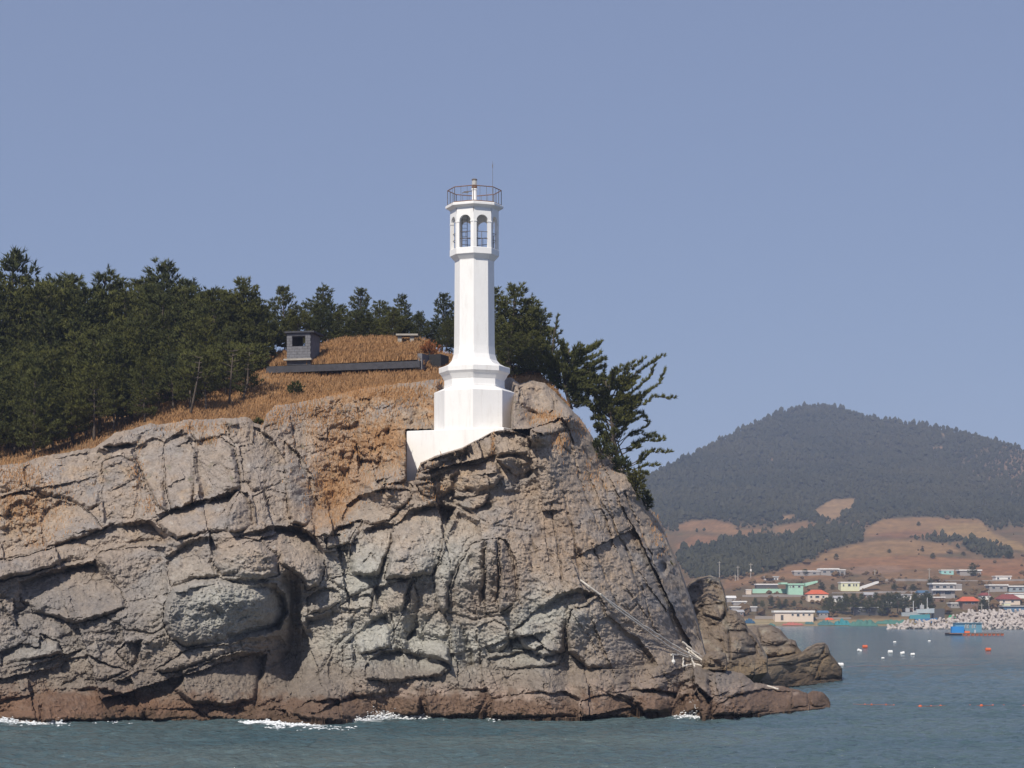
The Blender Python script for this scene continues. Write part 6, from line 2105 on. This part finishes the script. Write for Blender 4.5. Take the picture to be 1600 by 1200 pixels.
def buoy(u, v, w, col, label, tilt=0.0, round_=False, group=None):
    Y = sea_depth(v + w * .25)
    s = Y / FOC
    L, r = w * s, w * s * .34
    c = P(u, v, Y)
    c[2] = r * .55
    ca, sa = math.cos(tilt), math.sin(tilt)
    prof = [(-.5, .45), (-.47, .8), (-.4, 1), (-.12, 1.02), (-.08, .94), (.08, .94), (.12, 1.02), (.4, 1), (.47, .8), (.5, .45)]
    if round_:
        prof = [(-.5, .2), (-.44, .7), (-.25, 1.1), (0, 1.25), (.25, 1.1), (.44, .7), (.5, .2)]
    m = MB()
    m.tube([(c[0] + t * L * ca, c[1] + .15 * t * L, c[2] + t * L * sa) for t, _ in prof], [q * r for _, q in prof], 10)
    root = empty('float_buoy', c)
    m.build('body', col, root, smooth=False)
    e = .5 * L
    MB().tube([(c[0] + e * ca, c[1] + .1 * L, c[2] + e * sa), (c[0] + e * 1.15 * ca, c[1] + .1 * L, c[2] - r * .8)], r * .12, 5).build('eyelet', M_ROPE, root)
    tag(root, label, 'buoy', group)


G = 'mooring floats in the bay'
for a in ((1343, 1016, 7, BW, 'white float tilted to one side, beside the orange one', -.35), (1391, 1018, 7.5, BW, 'largest white float in the open water, left of the row of three', 0), (1410, 1020, 7, BW, 'white float in the middle of the row of three', .2), (1426, 1022, 6.5, BW, 'white float at the right end of the row of three', .05),
          (1379.5, 1028, 4.5, BW, 'small white float nearest the viewer below the row of three', 0), (1398, 1003, 4.5, BW, 'small far white float above the row of three', 0), (1452, 1001.5, 4, BW, 'small far white float on its own towards the raft', 0), (1313.5, 1038, 9, BW, 'big white float by the tip of the rock platform', 0)):
    buoy(*a[:5], tilt=a[5], group=G)
buoy(1351.5, 1010, 8, BO, 'orange float beside the tilted white one', group=G)
buoy(1544, 1014.5, 8.5, BO, 'orange float alone in the open water below the raft', group=G)
zx = [95, 275, 330, 450, 515, 575, 650, 735, 825, 905, 990, 1065, 1150, 1245, 1340, 1430, 1515, 1595]
zy = [855, 862, 862, 862, 868, 872, 875, 876, 875, 872, 868, 864, 868, 870, 868, 870, 870, 872]
big = {735: 9, 1245: 8.5, 1430: 6.5, 905: 6, 990: 5.5}
line = []
for i, (x, y) in enumerate(zip(zx, zy)):
    u, v = 1300 + x / 5.333, 940 + y / 5.333
    w = big.get(x, 4.2 + (i % 3) * .5)
    lab = {735: 'largest orange-red float of the floating line', 1245: 'second largest orange-red float, right half of the floating line'}.get(x, 'small orange-red float on the floating line nearest the viewer')
    buoy(u, v - 1, w * .62, BO, lab, random.uniform(-.1, .1), True, 'floats strung along the floating line')
    q = P(u, v, sea_depth(v))
    q[2] = .03
    line.append(q)
tag(MB().tube(line, .012, 4).build('float_line', paint('red_rope', (.35, .12, .07), .9, .2), origin=line[0]), 'thin reddish rope linking the small orange-red floats', 'rope')
far_line = []
for u in np.linspace(1322, 1530, 30):
    v = 1042 - (u - 1322) * .012 + .6 * math.sin(u * .11)
    q = P(u, v, sea_depth(v))
    q[2] = .06
    far_line.append(q)
tag(MB().tube(far_line, .01, 4).build('float_line', MATS['red_rope'], origin=far_line[0]), 'faint dark red rope floating farther out behind the float line', 'rope')

# ------------------------------------------------------------------ the hazy air
hz = MB().box((0, 4000, 160), (24000, 12400, 340))
m = bpy.data.materials.new('haze_air')
m.use_nodes = True
N, L = m.node_tree.nodes, m.node_tree.links
N.clear()
pv = N.new('ShaderNodeVolumePrincipled')
pv.inputs['Color'].default_value = (.60, .72, 1.0, 1)
pv.inputs['Density'].default_value = 0.00018
mo = N.new('ShaderNodeOutputMaterial')
L.new(pv.outputs[0], mo.inputs['Volume'])
tag(hz.build('haze', m), 'pale bluish haze in the air', 'haze', kind='stuff')
